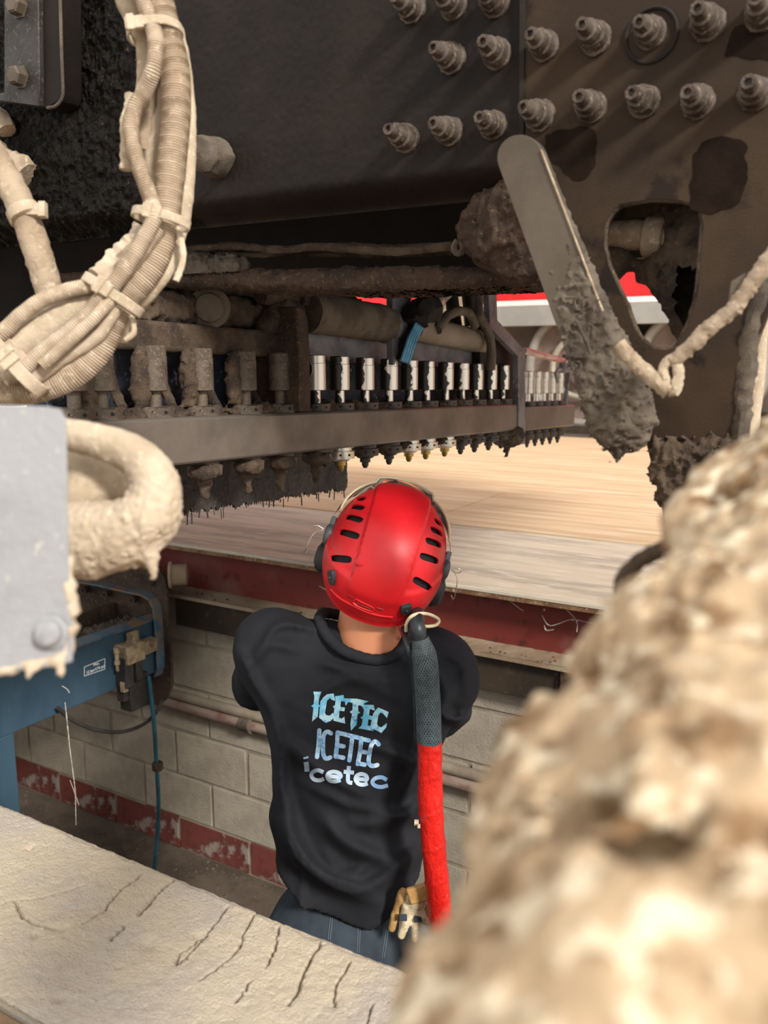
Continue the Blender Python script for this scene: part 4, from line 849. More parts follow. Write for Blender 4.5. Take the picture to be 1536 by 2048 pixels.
strap((38, 728, .99), (10, 752, .99), .016, (.042, .026), 'cable_tie', None, .1)
mb = MB(); mb.tube(TP([(352,455),(362,480),(365,520),(352,562)]), .0035, 8, .004, lump=.002, lsc=150); mb.tube(TP([(258,632),(266,645),(268,665),(255,676),(250,680)]), .003, 8, .004, lump=.002, lsc=150); mb.tube(TP([(360,152),(372,142),(382,136)]), .0012, 6, .004); part('tie_tail', mb, mud_pale, hb)
# muddy pipe at left edge
lp = thing('armoured_pipe', 'mud-coated straight pipe with a clamp at left edge', 'pipe', PT(60, 440, 1.08))
mb = MB(); mb.tube([PT(-330, -180, 1.08), PT(-60, 240, 1.08), PT(10, 350, 1.08), PT(55, 445, 1.08), PT(98, 580, 1.10), PT(115, 640, 1.12)], .0168, 18, .004, lump=.0025, lsc=90); part('pipe', mb, mud_tan, lp)
c = PT(48, 425, 1.075); d = PT(70, 470, 1.08)-PT(30, 390, 1.08)
mb = MB(); mb.lathe(c-d/np.linalg.norm(d)*.006, d, [(0, .0195), (.001, .0205), (.013, .0205), (.014, .0195)], 20, .03); mb.box(c+RT*.018-CF*.008, (.02, .014, .012), (RT, CU, CF)); mb.box(c+RT*.028-CF*.010, (.008, .018, .01), (RT, CU, CF)); part('clamp', mb, mud_pale, lp, lump=.002, lsc=150)
# thick mud-covered loop hose with the drum inside it
TL = .74
def loop():
    f = Field(PT(90, 1180, TL+.02)-[.07, .06, .02], PT(385, 820, TL)+[.07, .06, .02], .0025)
    P = [PT(x, y, t) for x, y, t in [(60,852,.76),(130,868,.75),(190,880,.74),(250,900,.735),(295,935,.73),(312,985,.73),(290,1035,.73),(240,1062,.735),(190,1066,.74),(120,1060,.75)]]; P = catmull(np.array(P), 5)
    rr = np.interp(np.arange(len(P)), [0, 10, 20, 28, 36, len(P)-1], [.012, .013, .016, .021, .024, .024])
    for a, b, r0, r1 in zip(P[:-1], P[1:], rr[:-1], rr[1:]): f.cap(a, b, r0, r1, k=.004)
    for x, y, r in [(150,1100,.022),(200,1090,.024),(250,1085,.020),(290,1070,.016),(180,1120,.014),(320,1040,.014)]: f.ell(PT(x, y, TL), (r, r, r), k=.012)
    f.cap(PT(298, 1100, TL-.01), PT(306, 1148, TL-.01), .0055, .003, k=.008); f.cap(PT(292, 1110, TL), PT(293, 1130, TL), .004, .003, k=.006)
    f.disp(lambda G: (.0012+.0028*sst(.70, .62, G[..., 2]))*lumps(G, 260, 91)+.0014*lumps(G, 90, 92)-.0008); return f.mesh()
single('mud_caked_hose_loop', loop(), mud_pale, 'thick looped hose caked in pale mud beside the grey box', 'hose', sharp=180)
c = PT(150, 960, .80); 
def drum():
    f = Field(c-[.09, .09, .06], c+[.09, .09, .06], .003); f.cap(PT(60, 930, .86), PT(198, 958, .80), .034, .032, k=.004)
    f.cap(PT(60, 990, .82), PT(160, 1000, .78), .015, k=.02); f.disp(lambda G: .002*lumps(G, 90, 95)+.001*noise(G, 200, 3)); return f.mesh()
single('muddy_cylinder_end', drum(), mud_tan if False else mud_pale, 'rounded mud-coated cylinder end inside the thick hose loop', 'cylinder', sharp=180)
# grey box
bx = thing('grey_box', 'pale grey steel box with mud along its lower edge, nearest thing at left', 'box', PT(60, 1360, .60))
TB = .60
BPn = lambda x, y, dt=0: PT(x, y, TB+dt)
mb = MB(); mb.prism([BPn(x, y) for x, y in [(-120,806),(95,812),(122,818),(133,838),(136,1000),(139,1150),(146,1240),(146,1325),(100,1335),(-120,1362)]], ray(120, 1060)*.10-RT*.003); part('housing', mb, box_m, bx, bev=.004)
mb = MB(); cc = BPn(103, 1264, -.002); mb.lathe(cc, -CF, [(0, .012), (.002, .012), (.003, .0092), (.008, .009), (.0095, .0075), (.010, .001)], 16, .03); part('bolt', mb, box_m, bx, lump=.001, lsc=200)
def fringe():
    f = Field(BPn(-110, 1395)-[.05, .06, .02], BPn(165, 790)+[.05, .1, .03], .0026)
    L = [(-110,1352),(-40,1345),(20,1338),(70,1325),(110,1318),(135,1300),(142,1260),(146,1220),(140,1170),(138,1120)]
    for (a, b), (c2, d2) in zip(L[:-1], L[1:]): f.cap(BPn(a, b, .004), BPn(c2, d2, .004), .0028, k=.005)
    f.cap(BPn(118, 1320, .0), BPn(124, 1345, 0), .003, .002, k=.004); f.cap(BPn(60, 1335, .0), BPn(60, 1352, 0), .003, .002, k=.004)
    f.disp(lambda G: .0030*lumps(G, 230, 101)+.002*lumps(G, 90, 102)-.001); return f.mesh()
part('mud_crust', fringe(), mud_pale, bx, 'lumpy mud along the edges', sharp=180)

# ================================================================== MUD-CAKED MASS IN THE RIGHT FOREGROUND
def fore():
    A = PT(2500, 600, .72); B = PT(1490, 1750, .275); D = PT(1380, 2480, .19); lo = np.minimum(np.minimum(A, B), D)-.14; hi = np.maximum(np.maximum(A, B), D)+.13
    f = Field(lo, hi, .0038)
    Q = [PT(*q) for q in [(2500,620,.72),(1980,830,.55),(1755,1040,.45),(1600,1450,.33),(1490,1750,.275),(1430,2100,.225),(1380,2480,.19)]]
    for a, b in zip(Q[:-1], Q[1:]): f.cap(a, b, .071, k=.02)
    for x, y, t, r in [(1460,980,.46,.015),(1400,1080,.43,.014),(1250,1330,.35,.014),(1130,1510,.30,.014),(1060,1680,.27,.014)]: f.ell(PT(x, y, t), (r, r, r), k=.03)
    for x, y, t, rx in [(1200,1745,.215,.017),(1390,1730,.205,.014),(1050,1680,.24,.012),(1480,1620,.22,.012)]: f.ell(PT(x, y, t), (rx, rx*1.2, rx*.8), k=.008, cut=True)
    f.disp(lambda G: .009*fbm(G, 24, 2, 111)+.007*lumps(G, 75, 112)+.004*lumps(G, 160, 113)-.004); return f.mesh()
fg_m = M('blurred_tan_mud_glints', 'bba283', '7d6144', 'e0d0b4', sc=34, rough=0.95, bump=0.6, bsc=150, bd=.003, amt=(.46, .6), s3=75, a3=(.53, .6), spec=.3)  # pale and dark blotches paint glints and recess shade into the mud
v, fc = fore(); fm = single('mud_caked_axle', (v, fc), fg_m, 'big mud-caked round axle close to the camera, out of focus at right', 'axle', sharp=180)
mb = MB(); mb.tube([PT(1400,1085,.47), PT(1345,1092,.52), PT(1310,1105,.54), PT(1275,1125,.55), PT(1248,1155,.55), PT(1240,1190,.55)], .0045, 9, .003, rf=lambda s, a, D, P: 1+.5*lumps(P, 150, 5)+0*s); single('mud_strand', mb, mud_brown, 'dark curved mud strand jutting from the blurred axle', 'mud')
# ================================================================== THE WORKER
HD = 1.62
neck = PH(738, 1285, 1.635); headc = PH(768, 1120, 1.64)
shL, shR = PH(548, 1292, 1.64), PH(868, 1335, 1.62)
elL, elR = PH(520, 1375, 1.90), PH(890, 1430, 1.86)
haL, haR = PH(722, 1270, 2.06), PH(792, 1262, 2.00)
pel = PH(694, 1835, 1.68); chest = PH(716, 1420, 1.66); waist = PH(694, 1660, 1.68)
hipL, hipR = pel-RT*.09-[0, 0, .03], pel+RT*.09-[0, 0, .03]
ftL, ftR = hipL*[1, 1, 0]+[0, 0, PF+.09]-RT*.05, hipR*[1, 1, 0]+[0, 0, PF+.09]+RT*.06+FW*.06
knL, knR = (hipL+ftL)/2+FW*.03, (hipR+ftR)/2+FW*.03
base = (ftL+ftR)/2*[1, 1, 0]+[0, 0, PF]
man = thing('person', 'person in black t-shirt and red helmet standing in the pit, back turned, looking up', 'person', base)
# head axes: tipped back and rolled to the right
ph, ro = math.radians(36), math.radians(17)
R0 = math.cos(ro)*RT - math.sin(ro)*CU; U0 = math.cos(ph)*(math.sin(ro)*RT+math.cos(ro)*CU) - math.sin(ph)*CF; F0 = np.cross(U0, R0)
def body():
    lo = np.minimum.reduce([ftL, ftR, hipL, haL, haR, headc, elL])-[.20, .20, .10]; hi = np.maximum.reduce([ftR, hipR, haL, haR, headc, elL, elR, shR])+[.20, .2, .16]
    f = Field(lo, hi, .0072); A = (R0, F0, U0)
    f.ell(headc+U0*.005+F0*.0, (.074, .094, .105), A, k=.01); f.ell(headc+F0*.045-U0*.06, (.052, .05, .05), A, k=.03)        # skull, jaw
    f.ell(headc+F0*.100-U0*.018, (.013, .018, .022), A, k=.012); f.ell(headc+F0*.088-U0*.058, (.026, .014, .010), A, k=.008); f.ell(headc+F0*.085-U0*.09, (.02, .018, .015), A, k=.012)   # nose, lips, chin
    for s in (-1, 1):
        f.ell(headc+R0*.078*s-F0*.005-U0*.02, (.010, .02, .032), A, k=.006); f.ell(headc+R0*.032*s+F0*.088+U0*.022, (.02, .012, .008), A, k=.01); f.ell(headc+R0*.032*s+F0*.096+U0*.004, (.016, .01, .01), A, k=.004, cut=True)
    f.cap(headc-U0*.04-F0*.02, neck-[0, 0, .03]+FW*.0, .064, .074, k=.02)
    f.cap(neck-[0, 0, .03]+FW*.03, chest+FW*.03, .055, .065, k=.03); f.cap(chest+FW*.03, waist+FW*.03, .065, .065, k=.03); f.cap(waist+FW*.03, pel+FW*.02, .065, .07, k=.03)
    for s, sh, el, ha, hip, kn, ft in ((-1, shL, elL, haL, hipL, knL, ftL), (1, shR, elR, haR, hipR, knR, ftR)):
        f.cap(neck-[0, 0, .07]+FW*.02, sh, .045, .045, k=.02); f.cap(sh, el, .053, .041, k=.02); f.cap(el, ha-(ha-el)/np.linalg.norm(ha-el)*.05, .040, .027, k=.015)
        f.cap(hip, kn, .068, .050, k=.03); f.cap(kn, ft, .050, .038, k=.02); f.cap(ft-[0, 0, .045], ft-[0, 0, .05]+FW*.16, .036, .03, k=.02)
        # hand: palm, four bent fingers, a thumb leaving the side of the palm, closed on the gun
        ax = GUN; out = -s*RT; out = out-ax*(out@ax); out /= np.linalg.norm(out); fwd = np.cross(ax, out)*(-s); 
        if fwd@FW < 0: fwd = -fwd
        pc_ = ha - out*.034
        f.ell(pc_, (.016, .042, .044), (out, fwd, ax), k=.012)
        for q in range(4):
            L = (.030, .034, .032, .024)[q]; b = pc_+fwd*.034+ax*(.031-.021*q); m1 = b+fwd*L*.55+out*.020; m2 = m1+out*L*.9+fwd*.002; m3 = m2-fwd*L*.85+out*.004
            f.cap(b, m1, .0098, .0092, k=.004); f.cap(m1, m2, .0092, .0088, k=.003); f.cap(m2, m3, .0088, .0078, k=.003)
        t0 = pc_+ax*.030-fwd*.02; t1 = t0+ax*.018+out*.022-fwd*.008; t2 = t1+out*.026+ax*.010+fwd*.01; f.cap(t0, t1, .0125, .0115, k=.006); f.cap(t1, t2, .0112, .0092, k=.003)
    return f.mesh()
gtip = PH(818, 978, 2.14); gbase = PH(752, 1330, 2.05); GUN = (gtip-gbase)/np.linalg.norm(gtip-gbase)
gpt = lambda t: gbase+(gtip-gbase)*t
haL = gpt(.35)-RT*.012; haR = gpt(.12)+RT*.012
v, fc = body(); bo = part('body', (relax(v, fc, 2), fc), skin_m, man, sharp=180)
for s in (-1, 1):
    mb = MB(); mb.lathe(headc+R0*.032*s+F0*.080+U0*.004, F0, [(-.011, .002), (-.007, .009), (0, .0115), (.007, .009), (.0105, .003)], 14); part('eye', mb, white_m, bo)
def hair():
    f = Field(headc-.16, headc+.16, .004); A = (R0, F0, U0)
    f.ell(headc+U0*.008-F0*.006, (.079, .098, .107), A, k=.01); f.cap(headc-F0*.060-U0*.055-R0*.02, headc-F0*.060-U0*.055+R0*.02, .030, k=.02)
    f.ell(headc+F0*.10-U0*.03, (.07, .07, .085), A, k=.01, cut=True); f.disp(lambda G: .002*noise(G, 240, 3)); return f.mesh()
part('hair', hair(), hair_m, bo, sharp=180)
# t-shirt
shl = (shR-shL)/np.linalg.norm(shR-shL)
def shirt():
    f = Field(np.minimum.reduce([elL, shL, pel, waist, chest])-[.26, .22, .08], np.maximum.reduce([shR, elR, elL, neck, chest])+[.24, .26, .1], .0052)
    rows = [(PH(737, 1285, 1.65), .085, .055), (PH(732, 1300, 1.645), .125, .085), (PH(726, 1345, 1.65), .165, .100), (PH(718, 1410, 1.66), .178, .112), (PH(708, 1500, 1.67), .172, .115), (PH(697, 1600, 1.68), .161, .113), (PH(693, 1700, 1.68), .163, .118), (PH(700, 1780, 1.685), .170, .125), (PH(708, 1838, 1.69), .166, .122)]
    zc = np.array([r[0][2] for r in rows])[::-1]; cx = np.array([r[0] for r in rows])[::-1]; aw = np.array([r[1] for r in rows])[::-1]; bw = np.array([r[2] for r in rows])[::-1]
    z0, z1 = zc[0], zc[-1]
    hx = [520, 560, 600, 700, 740, 800, 870]; hz = [float(PH(a, b, 1.6)[2]) for a, b in zip(hx, [1750, 1768, 1795, 1825, 1828, 1800, 1768])]
    def tor(G):
        z = G[..., 2]; c = np.stack([np.interp(z, zc, cx[:, i]) for i in range(2)], -1); a = np.interp(z, zc, aw); b = np.interp(z, zc, bw)
        sh = shl*[1, 1, 0]; sh = sh/np.linalg.norm(sh); q = G[..., :2]-c; x = q@sh[:2]; y = q@np.array([-sh[1], sh[0]])
        # slanting shoulder line and slanting hem
        e = (np.abs(x/a)**2.35+np.abs(y/b)**2.35)**(1/2.35); d = (e-1)*np.minimum(a, b)
        pxx = W_/2+F_*((G-C0)@RT)/((G-C0)@CF); hem = np.interp(pxx, hx, hz); d = np.maximum(d, hem-z); d = np.maximum(d, z-z1+.2*np.abs(x)); return d
    f.put(pel-[.3, .3, .3], neck+.3, tor, k=.001)
    for sh, el, s in ((shL, elL, -1), (shR, elR, 1)):
        f.cap(neck-[0, 0, .035]+RT*.06*s, sh-[0, 0, .004], .052, .064, k=.05); f.cap(sh, sh+(el-sh)*.86, .070, .066, k=.035)
        f.cap(sh-[0, 0, .03], chest+RT*.09*s+[0, 0, .0], .075, .09, k=.05)
    e = elL-shL; f.cap(elL-e*.0, elL+e*.5, .060, k=.002, cut=True); e = elR-shR; f.cap(elR, elR+e*.5, .060, k=.002, cut=True)
    f.cap(PH(650, 1292, 1.65), PH(745, 1352, 1.622), .044, .046, k=.04); f.cap(PH(745, 1352, 1.622), PH(815, 1330, 1.645), .046, .044, k=.04)
    # cloth folds: ridges dragging down to the right across the back, pulled at the waist
    folds = [((560,1470),(640,1540),(740,1600),.006,.016),((620,1395),(700,1360),(800,1400),.004,.012),((545,1620),(620,1740),(760,1800),.011,.020),((560,1560),(600,1700),(680,1770),.008,.016),
             ((700,1650),(790,1640),(850,1600),.006,.016),((640,1760),(740,1770),(850,1690),.008,.018),((640,1260),(560,1250),(520,1300),.005,.010),((600,1300),(540,1290),(500,1330),.004,.012),((860,1330),(890,1380),(880,1450),.006,.012),
             ((880,1300),(925,1330),(930,1380),.004,.010),((870,1420),(910,1440),(930,1430),.007,.010),((690,1480),(770,1500),(840,1530),.005,.012),((620,1310),(700,1345),(800,1370),.004,.012),((800,1600),(830,1530),(845,1480),.005,.012),((650,1640),(700,1690),(800,1730),.008,.018),
             ((480,1300),(500,1350),(540,1420),.005,.012),((540,1400),(560,1500),(560,1600),.006,.014),((740,1735),(690,1745),(640,1700),.007,.014),((600,1560),(700,1610),(850,1640),.004,.012)]
    def dp(G):
        r = 0*G[..., 0]; rel = G-C0; t = rel@CF; px = W_/2+F_*(rel@RT)/t; py = H_/2-F_*(rel@CU)/t; m = np.abs(f.V) < .04; 
        X = px[m]; Y = py[m]; acc = np.zeros_like(X)
        for a, b, c, h, w in folds:
            P = catmull(np.array([a, b, c], float)[:, :2] if False else np.array([[*a, 0], [*b, 0], [*c, 0]], float), 6)[:, :2]; ws = w*1000
            d = np.full(X.shape, 1e9); tt = np.zeros_like(X)
            for k in range(len(P)-1):
                ab = P[k+1]-P[k]; u = np.clip(((X-P[k][0])*ab[0]+(Y-P[k][1])*ab[1])/(ab@ab), 0, 1); dd = np.hypot(X-P[k][0]-u*ab[0], Y-P[k][1]-u*ab[1]); s_ = dd < d; d = np.where(s_, dd, d); tt = np.where(s_, (k+u)/(len(P)-1), tt)
            acc += 4.4*h*(np.exp(-(d/ws)**2)-.35*np.exp(-(d/(2.2*ws))**2))*np.clip(np.sin(np.pi*np.clip(tt*.9+.05, 0, 1))*1.4, 0, 1)
        r[m] = acc; r += .007*fbm(G*[1, 1, .7], 9, 2, 5) + .006*np.clip(1-2.2*np.abs(noise(G@np.array([[.9, 0, .5], [0, 1, 0], [-.25, 0, .55]]), 11, 33)), 0, 1)**2*sst(.05, .25, noise(G, 5, 34)+.15); return r
    f.disp(dp); return f.mesh()
v, fc = shirt(); v = relax(v, fc, 2); sh_o = part('tshirt', (v, fc), shirt_m, man, 'black t-shirt with icy blue print on the back', sharp=180)
bvh = BVHTree.FromPolygons([tuple(p) for p in v.tolist()], fc)
def onshirt(px, py, off=.0012):
    d = ray(px, py); h = bvh.ray_cast(Vector(C0), Vector(d/np.linalg.norm(d)))
    if h[0] is None: return PH(px, py, 1.56)
    return np.array(h[0])-d/np.linalg.norm(d)*off
# collar ribbing
cp = [(638,1236),(647,1260),(664,1283),(689,1302),(720,1314),(752,1320),(784,1314),(805,1298),(814,1274)]
col = [PH(x, y, d_) for (x, y), d_ in zip(cp, [1.618, 1.597, 1.578, 1.566, 1.562, 1.560, 1.566, 1.580, 1.60])]
front = [PH(806, 1254, 1.68), PH(738, 1245, 1.735), PH(655, 1226, 1.69)]
mb = MB(); mb.tube(col+front+[col[0]], .0112, 12, .005, rf=lambda s, a, D, P: 1+.05*np.cos(s*2*math.pi/.0022)+0*a); part('collar', mb, shirt_m, sh_o, 'ribbed collar')
# print on the back: every letter its own thin piece laid on the cloth
def Z(x, y): return (450+x/3.0, 1200+y/3.0)
def letter(polys, mat, strokes=None, w=0):
    bm = bmesh.new()
    for pl in polys or []:
        vs_ = [bm.verts.new((x, y, 0)) for x, y in pl]; e = []
        for t in tessellate_polygon([[Vector((x, y, 0)) for x, y in pl]]): bm.faces.new([vs_[i] for i in t])
    for st in strokes or []:
        P = np.array([[x, y, 0] for x, y in st], float); P = catmull(P, 6) if len(P) > 2 else P; P = resample(P, 7)[:, :2]; T = np.gradient(P, axis=0); T /= np.linalg.norm(T, axis=1)[:, None]; Nn = np.stack([-T[:, 1], T[:, 0]], 1)
        a = [bm.verts.new((*p, 0)) for p in P+Nn*w/2]; m_ = [bm.verts.new((*p, 0)) for p in P]; b = [bm.verts.new((*p, 0)) for p in P-Nn*w/2]
        for i in range(len(P)-1): bm.faces.new([a[i], a[i+1], m_[i+1], m_[i]]); bm.faces.new([m_[i], m_[i+1], b[i+1], b[i]])
        for c_, sg, t_ in ((P[0], -1, T[0]), (P[-1], 1, T[-1])):
            if mat is print3: break
            n_ = np.array([-t_[1], t_[0]]); fan = [c_+(n_*math.cos(q)+t_*sg*math.sin(q))*w/2 for q in np.linspace(0, math.pi, 8)]; vv = [bm.verts.new((*p, 0)) for p in fan]; cc = bm.verts.new((*c_, 0))
            for i in range(7): bm.faces.new([cc, vv[i], vv[i+1]])
    if polys:
        for _ in range(4):
            le = [e for e in bm.edges if e.calc_length() > 9]
            if not le: break
            bmesh.ops.subdivide_edges(bm, edges=le, cuts=1); bmesh.ops.triangulate(bm, faces=bm.faces[:])
    bm.verts.index_update(); V = [onshirt(*Z(q.co.x, q.co.y)) for q in bm.verts]; Fq = [tuple(x.index for x in q.verts) for q in bm.faces]; bm.free()
    part('letter', (V, Fq), mat, sh_o, sharp=180)
G1 = [
 [[(530,550),(578,550),(563,596),(562,628),(574,634),(562,644),(556,700),(522,730),(530,646),(516,636),(532,626),(536,580)]],
 [[(612,566),(652,560),(662,606),(640,598),(630,588),(612,604),(600,676),(606,690),(628,694),(648,676),(660,700),(634,726),(604,738),(564,706),(572,610),(590,584)]],
 [[(660,578),(712,570),(716,612),(696,606),(692,640),(720,646),(716,668),(688,664),(684,706),(700,712),(716,700),(722,742),(650,724),(656,650),(646,640),(660,630),(664,600)]],
 [[(668,574),(712,590),(790,592),(862,608),(832,622),(836,650),(812,632),(798,634),(800,668),(812,676),(796,684),(790,748),(756,784),(752,742),(762,684),(748,672),(764,660),(766,618),(740,612),(724,634),(716,600)]],
 [[(836,628),(892,630),(900,664),(878,656),(868,656),(864,692),(892,700),(888,722),(860,716),(856,752),(872,756),(892,738),(890,786),(800,770),(820,752),(826,716),(812,706),(828,696),(834,660),(824,640)]],
 [[(918,644),(982,672),(972,708),(946,680),(932,676),(920,694),(912,744),(920,758),(938,764),(972,738),(968,764),(938,798),(880,768),(874,748),(890,680)]]]
for g_ in G1: letter(g_, print1)
G2 = [[[(566,782),(562,860),(552,942)]], [[(636,800),(612,790),(592,815),(588,870),(590,925),(606,952),(632,944)]], [[(676,795),(672,870),(664,940)],[(680,798),(722,806)],[(676,872),(712,878)],[(666,938),(710,946)]],
      [[(716,806),(800,826)],[(764,820),(756,890),(746,962)]], [[(818,830),(810,910),(796,984)],[(822,834),(862,842)],[(812,908),(846,914)],[(798,980),(838,988)]],
      [[(922,866),(900,848),(878,872),(866,930),(862,975),(882,996),(914,990)]]]
for g_ in G2: letter(None, print2, g_, 26)
G3 = [[[(484,941),(487,952)],[(486,972),(491,1003),(492,1030)]], [[(590,1034),(560,1022),(530,1030),(518,1052),(534,1076),(568,1082),(594,1072)]], [[(614,1058),(660,1060),(694,1062),(686,1040),(650,1030),(622,1040),(614,1062),(630,1084),(664,1088),(694,1080)]],
      [[(744,996),(738,1050),(740,1090),(764,1098)],[(712,1030),(774,1036)]], [[(786,1074),(826,1076),(852,1078),(846,1054),(816,1044),(790,1056),(784,1078),(800,1102),(830,1108),(856,1100)]], [[(972,1080),(940,1064),(902,1070),(884,1092),(900,1114),(938,1122),(978,1112)]]]
for g_ in G3: letter(None, print3, g_, 24 if g_ is not G3[0] else 30)
# trousers
def pants():
    f = Field(np.minimum.reduce([hipL, ftL, ftR])-[.24, .24, .02], np.maximum.reduce([hipR, pel, ftR])+[.24, .24, .16], .0075)
    f.ell(pel-[0, 0, .01], (.152, .12, .13), (RT, FW, (0, 0, 1)), k=.02)
    for hip, kn, ft in ((hipL, knL, ftL), (hipR, knR, ftR)): f.cap(hip-[0, 0, .02], kn, .091, .074, k=.03); f.cap(kn, ft+[0, 0, .0], .075, .068, k=.02)
    f.disp(lambda G: .006*fbm(G*[1, 1, .6], 14, 2, 8)+.006*np.exp(-((G[..., 2]-ftL[2]-.06)/.05)**2)*np.sin(G[..., 2]*160)); return f.mesh()
v, fc = pants(); v = relax(v, fc, 2); pt = part('trousers', (v, fc), denim_m, man, 'dark blue denim trousers', sharp=180)
bvp = BVHTree.FromPolygons([tuple(p) for p in v.tolist()], fc)
def onp(px, py, off=.001):
    d = ray(px, py); d /= np.linalg.norm(d); h_ = bvp.ray_cast(Vector(C0), Vector(d)); return (np.array(h_[0]) if h_[0] else PH(px, py, 1.55))-d*off
mb = MB()
for a, b in [((663,1812),(656,1880)), ((667,1812),(660,1880)), ((718,1820),(714,1905)), ((722,1820),(718,1905)), ((772,1860),(764,1915)), ((776,1860),(768,1915))]:
    mb.tube([onp(a[0]+(b[0]-a[0])*t, a[1]+(b[1]-a[1])*t) for t in np.linspace(0, 1, 6)], .0011, 5, .006)
part('seam', mb, seam_m, pt)
for hip, ft in ((hipL, ftL), (hipR, ftR)):
    def boot():
        f = Field(ft-[.26, .26, .12], ft+[.26, .26, .1], .006); f.cap(ft+[0, 0, .02], ft-[0, 0, .04], .052, .048, k=.02); f.cap(ft-[0, 0, .042]-FW*.03, ft-[0, 0, .046]+FW*.17, .044, .040, k=.02)
        f.put(ft-.2, ft+.2, lambda G: (PF+.004)-G[..., 2], k=.001, cut=True) if False else None
        f.V = np.maximum(f.V, (PF+.002-f.lo[2]-f.h*np.arange(f.n[2]))[None, None, :].astype(np.float32)); return f.mesh()
    part('boot', boot(), boot_m, man, sharp=60)
# helmet ------------------------------------------------------------
hc = headc + U0*.012
def hp(th, ph_):         # th: azimuth from the right, ph_: from crown
    d = np.stack([np.cos(th)*np.sin(ph_), np.sin(th)*np.sin(ph_), np.cos(ph_)], -1); a, b, c = .117, .144, .128
    r = (np.abs(d[..., 0]/a)**2.15+np.abs(d[..., 1]/b)**2.15+np.abs(d[..., 2]/c)**2.15)**(-1/2.15); P = d*r[..., None]; x = P[..., 0]; y = P[..., 1]
    wc = .050+.10*np.clip(y+.02, -.1, .06)*.25; crest = sst(wc+.004, wc-.001, np.abs(x))*sst(1.62, 1.44, ph_); P = P*(1+.055*crest)[..., None]
    band = sst(1.30, 1.38, ph_)*sst(.3, -.3, np.sin(th)); P = P*(1+.028*band*(1-crest))[..., None]; lip = sst(1.93, 1.99, ph_); P = P*(1+.02*lip)[..., None]; return P
def helmet():
    nt_, npz = 128, 64; th = np.linspace(0, 2*math.pi, nt_, endpoint=False); V = []
    pm = 1.62+.36*sst(.5, -.9, np.sin(th)); 
    for sgn in (1, .965):
        for j in range(npz+1): V.append(hp(th, pm*(max(j, .02)/npz))*sgn)
    V = np.array(V); n1 = (npz+1)*nt_; Fq = []
    for L in (0, 1):
        for j in range(npz):
            for i in range(nt_): k = (i+1) % nt_; o = L*n1; Fq.append((o+j*nt_+i, o+(j+1)*nt_+i, o+(j+1)*nt_+k, o+j*nt_+k) if L == 0 else (o+j*nt_+i, o+j*nt_+k, o+(j+1)*nt_+k, o+(j+1)*nt_+i))
        c_ = tuple(L*n1+i for i in range(nt_)); Fq.append(c_ if L == 0 else tuple(reversed(c_)))
    for i in range(nt_): k = (i+1) % nt_; Fq.append((npz*nt_+i, n1+npz*nt_+i, n1+npz*nt_+k, npz*nt_+k))
    V = V.reshape(-1, 3); me = mesh('shell', V, Fq, helmet_m, 40); o = bpy.data.objects.new('shell', me); COL.objects.link(o)
    cut = MB()
    slots = []
    for s in (-1, 1):
        for q, (y, l) in enumerate([(-.100, .078), (-.068, .076), (-.036, .070), (-.004, .062), (.028, .054)]):
            slots.append((s, y, l))
    def vent(s, ylat, l):
        # find the surface point at a given forward position, off to the side of the crest
        x = s*.081; best = None
        P = hp(*np.meshgrid(np.linspace(0, 2*math.pi, 361), np.linspace(.2, 1.6, 141), indexing='ij')); d = (P[..., 0]-x)**2+(P[..., 1]-ylat)**2; i = np.unravel_index(np.argmin(d), d.shape); p = P[i]
        n = p/np.array([.117, .144, .128])**2; n /= np.linalg.norm(n); u = np.cross(n, (0, 1, 0)); u /= np.linalg.norm(u); w = np.cross(n, u); u = u*math.cos(.66)+w*s*math.sin(.66); w = np.cross(n, u); return p, u, w, n
    V_ = [vent(*q) for q in slots]
    for (s, y, l), (p, u, w, n) in zip(slots, V_):
        out2 = []
        sg = np.sign(u[0])*s      # u pointing outward?
        for q in range(20):
            a = 2*math.pi*q/20; cx_ = math.cos(a); t = (1+cx_*sg)/2; hw = .0078-.0022*t; out2.append(p + u*(np.sign(cx_)*abs(cx_)**.5)*l/2*.78 + w*(np.sign(math.sin(a))*abs(math.sin(a))**.7)*hw - n*.03)
        cut.prism(out2, n*.06)
    # three little slots in the rear rim
    me2 = mesh('cut', *cut.data(), helmet_in); c2 = bpy.data.objects.new('cut', me2); COL.objects.link(c2)
    bo_ = o.modifiers.new('b', 'BOOLEAN'); bo_.operation = 'DIFFERENCE'; bo_.object = c2; bo_.solver = 'EXACT'
    dg = bpy.context.evaluated_depsgraph_get(); dg.update(); m3 = bpy.data.meshes.new_from_object(o.evaluated_get(dg)); bpy.data.objects.remove(o); bpy.data.objects.remove(c2)
    v_ = np.array([q.co[:] for q in m3.vertices]); f_ = [tuple(q.vertices) for q in m3.polygons]; return v_, f_
HM = np.stack([R0, F0, U0])
def HW(P): return hc + np.asarray(P)@HM
v, fc = helmet(); he = thing('helmet', 'red vented climbing-style safety helmet worn on the head', 'helmet', hc) if False else None
hs = part('helmet', (HW(v), fc), helmet_m, man, 'red vented safety helmet', sharp=38)
# liner below the vents
mb = MB(); mb.grid(lambda U, V: HW(hp(U, V)*.93), (0, 2*math.pi, 64), (.02, 1.55, 30)); part('liner', mb, helmet_in, hs, 'dark liner seen through the vents')
def surf(px, py):
    d = ray(px, py); d = d/np.linalg.norm(d); h_ = hb_.ray_cast(Vector(C0), Vector(d)); return (np.array(h_[0]), np.array(h_[1])) if h_[0] else (PH(px, py, 1.6), -d)
hb_ = BVHTree.FromPolygons([tuple(p) for p in HW(v).tolist()], fc)
